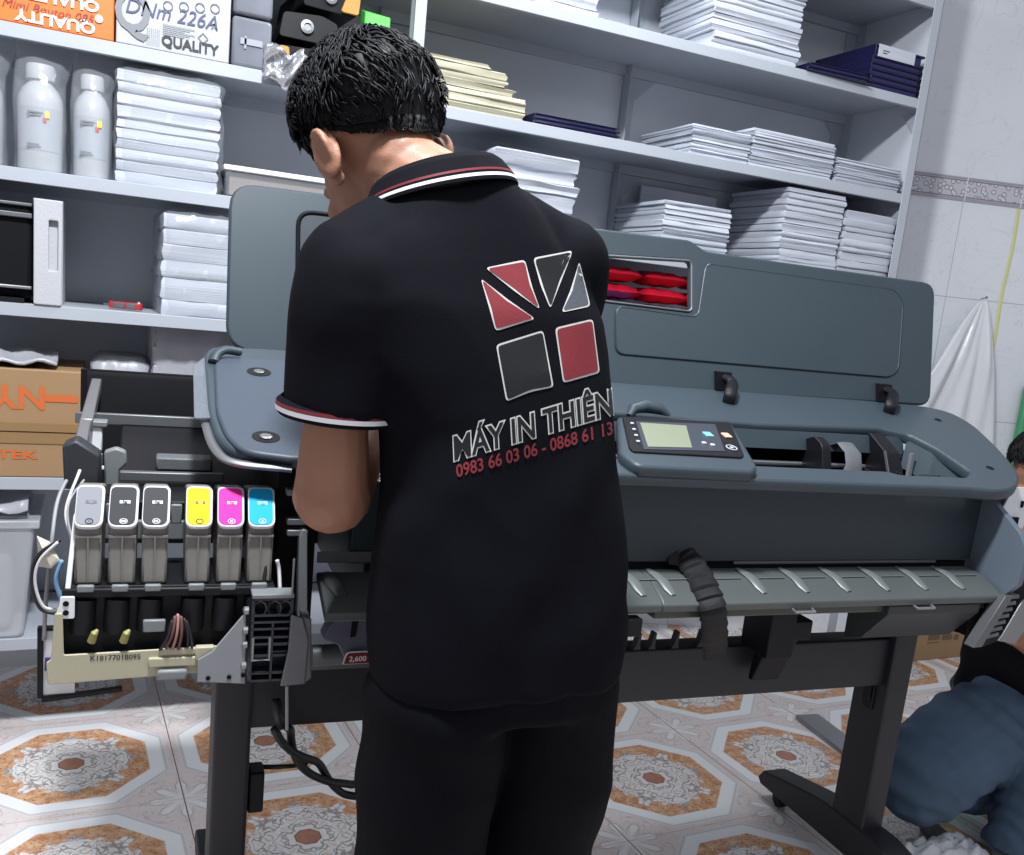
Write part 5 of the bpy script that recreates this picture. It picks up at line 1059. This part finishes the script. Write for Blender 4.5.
# ---- the second person, kneeling beyond the right leg of the printer
K=MB(); hd=Matrix.Translation((2.30,1.60,.962))@Matrix.Rotation(1.25,4,'Z')@Matrix.Rotation(-.45,4,'X')@Matrix.Scale(1.04,4)
M_jean=mat('blue_jeans',(80,99,120),.8,0,.4,500,.12,12,.2); M_tee=mat('black_tee',(18,19,24),.85,0,.3,600,.06,8,.2)
def torso2(m,d,n=26):
    A=[(2.375,1.63,.33,.120,.160),(2.37,1.62,.45,.115,.155),(2.355,1.61,.58,.115,.165),(2.335,1.605,.68,.118,.182),(2.315,1.60,.755,.100,.175),(2.28,1.60,.80,.075,.115),(2.272,1.60,.83,.055,.07)]
    m.rings([(c[0],c[1],c[2],c[3]-d,c[4]-d) for c in A],n)
torso2(K,.013); K.limb([(2.275,1.60,.80),(2.275,1.60,.86),(2.275,1.60,.92)],[.058,.054,.054],16); head(K,hd)
H1,N1,A1=np.array([2.30,1.58,.295]),np.array([1.985,1.57,.185]),np.array([2.285,1.60,.092])
K.limb([H1,(H1+N1)/2,N1],[.095,.08,.062],16); K.limb([N1+np.array([0,0,-.03]),(N1+A1)/2+np.array([0,0,.0]),A1],[.058,.055,.036],16); K.limb([A1,(2.36,1.60,.06),(2.39,1.60,.03)],[.034,.034,.020],12,[.034,.04,.042])
H2,N2,A2=np.array([2.46,1.68,.31]),np.array([2.37,1.46,.45]),np.array([2.215,1.425,.10])
K.limb([H2,(H2+N2)/2,N2],[.09,.075,.058],16); K.limb([N2,(N2+A2)/2,A2],[.056,.052,.036],16); K.limb([A2,(2.20,1.37,.045),(2.17,1.29,.025)],[.034,.032,.018],12,[.034,.036,.042])
for k in range(5): K.limb([(2.135+.016*k,1.295,.018),(2.128+.017*k,1.255+.006*k,.012)],[.010,.0085],8)
SA,EA,WA2=np.array([2.30,1.44,.745]),np.array([2.32,1.40,.50]),np.array([2.12,1.47,.60])
K.limb([SA,(SA+EA)/2,EA],[.050,.046,.042],14); K.limb([EA,(EA*.6+WA2*.4),WA2],[.042,.040,.027],14); hand(K,WA2,(-.8,.25,.5),(.2,.6,-.4),(.1,-.4,1),(.4,.5,.4))
SB,EB,WB=np.array([2.30,1.765,.745]),np.array([2.30,1.84,.52]),np.array([2.12,1.72,.64])
K.limb([SB,(SB+EB)/2,EB],[.050,.046,.042],14); K.limb([EB,(EB*.6+WB*.4),WB],[.042,.040,.027],14); hand(K,WB,(-.8,-.25,.4),(.2,-.6,-.4),(.1,.4,1),(.4,.5,.4))
K=fuse(K,.004,3,.5); zmin=min(q[2] for q in K.v); K.v=[(q[0],q[1],max(q[2],.001)) for q in K.v]
kn=link('person',K,M_skin,base=(2.2,1.6,0),smooth=True); tag(kn,'person in blue jeans and black top kneeling on the floor behind the printer\'s right end','person')
hair(hd,'hair',kn,2200,9); eyes(hd,kn)
J=MB(); J.rings([(2.39,1.63,.24,.12,.16),(2.39,1.63,.32,.135,.172),(2.385,1.625,.385,.128,.168)],26)
J.limb([H1+np.array([.02,.02,0]),H1*.62+N1*.38+np.array([-.01,0,.022]),N1+np.array([.0,0,.0])],[.132,.132,.126],20); J.limb([N1+np.array([.0,.0,-.025]),(N1+A1)/2+np.array([0,.01,.0]),A1+np.array([-.03,0,.006])],[.100,.086,.070],18)
J.limb([H2,(H2+N2)/2,N2],[.115,.098,.078],18); J.tube([N2+np.array([0,0,.02]),N2*.6+A2*.4,A2+np.array([0,0,-.085])],[.080,.080,.084],18)
J=fuse(J,.006,5,.5); J.v=[(q[0],q[1],max(q[2],.004)) for q in J.v]
J=folds(J,lambda p,n: .0065*math.sin((p[0]*.6+p[2]*1.2)*80+nz(p,7,3.)*5)*np.interp(p[0],[1.9,2.05,2.35],[.9,.4,.8])+crease(p,2.,.005,9,9)); J.v=[(q[0],q[1],max(q[2],.003)) for q in J.v]
je=link('jeans',J,M_jean,kn,smooth=True)
m=MB(); q=[A1+np.array([-.03+.0,0,.006])+np.array([.066,0,0])]; c=A1+np.array([.030,.0,.006]); m.tube([c+np.array([.0,.072*math.cos(a),.072*math.sin(a)]) for a in np.linspace(0,2*PI,25)],.004,6); link('hem',m,mat('jeans_hem',(150,160,172),.8),je,smooth=True)
Q=MB(); torso2(Q,0,32); Q.tube([SA+np.array([0,.03,.01]),(SA+EA)/2+np.array([0,0,.0])],[.072,.064],18); Q.tube([SB+np.array([0,-.03,.01]),(SB+EB)/2],[.072,.064],18)
Q=fuse(Q,.006,5,.5); Q=folds(Q,lambda p,n: crease(p,8.,.006,9,6)+.004*math.sin(p[2]*55+p[0]*20+nz(p,6)*3)*np.interp(p[2],[.4,.55],[1,.2])); link('tee_shirt',Q,M_tee,kn,smooth=True)
# ---------------------------------------------------------------- things on the floor
a=G(912,656); b=G(972,655); zt=S(915,612,2.62)[2]+.06
t=thing('brown_carton','brown carton on the floor seen past the printer\'s right leg','carton',((a[0]+b[0])/2,2.72,0))
x0,x1=a[0]-.12,b[0]+.06; link('carton_body',MB().box(x0,x1,2.60,2.70,.0005,.22),M_card,t,bevel=.003)
m=MB()
for px,w in ((934,.030),(947,.026),(956,.012)):
    p=S(px,637,2.60); m.box(p[0]-w/2*2.2,p[0]+w/2*2.2,2.5985,2.5995,p[2]-.012,p[2]+.012)
p=S(934,642,2.6); m.box(p[0]-.04,p[0]+.03,2.5985,2.5995,p[2]-.004,p[2])
link('printed_mark',m,mat('carton_print',(104,88,66),.7),t)
# plastic sheet heap and flat grey piece beneath the kneeling person
def heap(name,c,rx,ry,h,seed,mt,label,cat):
    n,k=34,22; v=[]
    for j in range(k):
        for i in range(n):
            s=i/(n-1)*2-1; t_=j/(k-1)*2-1; e=max(0,1-abs(s)**3)*max(0,1-abs(t_)**3); z=h*e*(.55+.5*abs(nz((s*1.6,t_*1.6,0),1.6,seed))*2)+.004+abs(nz((s,t_,.3),5.,seed))*h*.5*e
            v.append((c[0]+rx*s*(1+.15*nz((s,t_,0),2,seed+3)),c[1]+ry*t_*(1+.2*nz((t_,s,0),2,seed+5)),z))
    m=MB(); m.add(v,[(j*n+i,j*n+i+1,(j+1)*n+i+1,(j+1)*n+i) for j in range(k-1) for i in range(n-1)]); m.v=[(q[0],q[1],q[2]) for q in m.v]; o=link(name,m,mt,smooth=True); sd=o.modifiers.new('t','SOLIDIFY'); sd.thickness=.003; o.location.z=.004; return tag(o,label,cat)
c=G(905,838,.02); heap('plastic_heap',(c[0]+.03,c[1]-.085,0),.16,.06,.055,2.,mat('white_film',(222,224,230),.4,0,.5,30,0,1,.5,(1,1,1),0.,.9),'crumpled white plastic sheet on the floor beside the kneeling person','plastic sheet')
a=G(930,832); b=G(965,868); m=MB(); Mt=axes(((a[0]+b[0])/2,(a[1]+b[1])/2,.011),(b[0]-a[0],b[1]-a[1],0),(-(b[1]-a[1]),b[0]-a[0],0)); m.plate(rounded([(-.09,-.028),(.09,-.028),(.09,.028),(-.09,.028)],.006),Mt,.02,.003); o=link('grey_cover_piece',m,M_metald,bevel=0); o.location.z=.0008; tag(o,'long grey plastic cover piece on the floor in front of the white plastic','cover piece')
a=G(820,729); b=G(850,752); m=MB(); Mt=axes(((a[0]+b[0])/2,(a[1]+b[1])/2,.0085),(b[0]-a[0],b[1]-a[1],0),(-(b[1]-a[1]),b[0]-a[0],0)); m.plate(rounded([(-.16,-.045),(.16,-.045),(.16,.045),(-.16,.045)],.005),Mt,.015,.002); o=link('metal_cover',m,M_metal); o.location.z=.0008; tag(o,'flat grey metal cover lying on the floor behind the right leg of the printer','cover plate')
a=G(565+240,590); a=G(806,590); b=G(852,614); m=MB(); Mt=axes(((a[0]+b[0])/2,(a[1]+b[1])/2,.011),(b[0]-a[0],b[1]-a[1],0),(-(b[1]-a[1]),b[0]-a[0],0)); m.plate(rounded([(-.25,-.02),(.25,-.02),(.25,.02),(-.25,.02)],.004),Mt,.02,.002); o=link('floor_strip',m,M_grey); o.location.z=.0008; tag(o,'narrow grey strip on the floor under the shelving behind the printer','strip')
a=G(210,700); m=MB(); m.prism(rounded([(a[0]-.018,0.0),(a[0]+.02,0.),(a[0]+.02,.16),(a[0]-.018,.16)],.01),a[1]-.03,a[1]+.03,'y'); o=link('white_bottle',m,M_white,bevel=.004); o.location.z=.0006; 
bpy.data.objects.remove(o)
# translucent bin under the left shelves
Mbin=mat('frosted_bin',(208,212,218),.3,0,.2,20,0,1,.5,(1,1,1),0.,.55)
p0=S(28,640,2.45); x1=p0[0]; zt=S(20,545,2.45)[2]; zb=LV[5]+.001; 
t=thing('storage_bin','frosted clear storage bin with lid at the bottom left, left of the ink cartridges','storage bin',(x1-.2,2.70,zb))
m=MB(); m.prism(rounded([(x1-.40,zb),(x1-.02,zb),(x1+.005,zt),(x1-.42,zt)],.02),2.605,2.90,'y'); link('bin_body',m,Mbin,t,bevel=.008)
m=MB(); m.box(x1-.43,x1+.018,2.597,2.91,zt,zt+.022); m.box(x1-.40,x1-.01,2.62,2.89,zt+.022,zt+.03); link('bin_lid',m,Mbin,t,bevel=.006)
m=MB(); m.box(x1-.37,x1-.05,2.64,2.86,zb+.012,zt-.08); link('contents',m,mat('bin_contents',(150,150,156),.8,0,.4,12,.25,9),t,bevel=.02,seg=3)
heap_o=None
m=MB(); n,k=22,9; v=[]
for j in range(k):
    for i in range(n):
        s_=i/(n-1); t_=j/(k-1); v.append((x1-.46+.45*s_,2.60+.26*t_,zt+.046+.06*math.sin(t_*PI)**.6*(1-.4*s_)+.012*math.sin(s_*19+t_*6)+.010*math.sin(t_*15-s_*6)))
m.add(v,[(j*n+i,j*n+i+1,(j+1)*n+i+1,(j+1)*n+i) for j in range(k-1) for i in range(n-1)]); o=link('plastic_sheeting',m,M_tapes,smooth=True); sd=o.modifiers.new('t','SOLIDIFY'); sd.thickness=.004
tag(o,'folded grey plastic sheeting lying on the lid of the frosted bin','plastic sheeting')
# ---------------------------------------------------------------- light and camera
w=bpy.data.worlds.new('World'); SC.world=w; w.use_nodes=True; w.node_tree.nodes['Background'].inputs[0].default_value=(.67,.71,.79,1); w.node_tree.nodes['Background'].inputs[1].default_value=.52
def lamp(name,loc,target,sx,sy,power,col):
    l=bpy.data.lights.new(name,'AREA'); l.shape='RECTANGLE'; l.size=sx; l.size_y=sy; l.energy=power; l.color=col
    o=bpy.data.objects.new(name,l); COL.objects.link(o); o.location=loc; o.rotation_euler=(Vector(target)-Vector(loc)).to_track_quat('-Z','Y').to_euler(); return o
lamp('ceiling_lamp',(.10,.92,3.05),(.6,2.0,0),.2,.2,96,(.95,.975,1.))
lamp('ceiling_lamp',(1.3,2.15,3.05),(1.2,2.1,0),.5,.5,22,(.94,.97,1.))
lamp('ceiling_lamp',(1.9,-.6,3.05),(1.5,1.2,.5),.6,.6,10,(.94,.97,1.))
cam=bpy.data.cameras.new('Camera'); co=bpy.data.objects.new('Camera',cam); COL.objects.link(co)
cam.sensor_fit='HORIZONTAL'; cam.sensor_width=36; cam.lens=36*F/1024; cam.shift_x=0; cam.shift_y=(CY-427.5)/1024; cam.clip_start=.02
Mx=Matrix([[RC[i][0],-RC[i][1],-RC[i][2],CAM[i]] for i in range(3)]+[[0,0,0,1]]); co.matrix_world=Mx
SC.camera=co
SC.view_settings.view_transform='Standard'; SC.view_settings.look='None'; SC.view_settings.gamma=1; SC.view_settings.use_curve_mapping=False; SC.view_settings.exposure=0.08
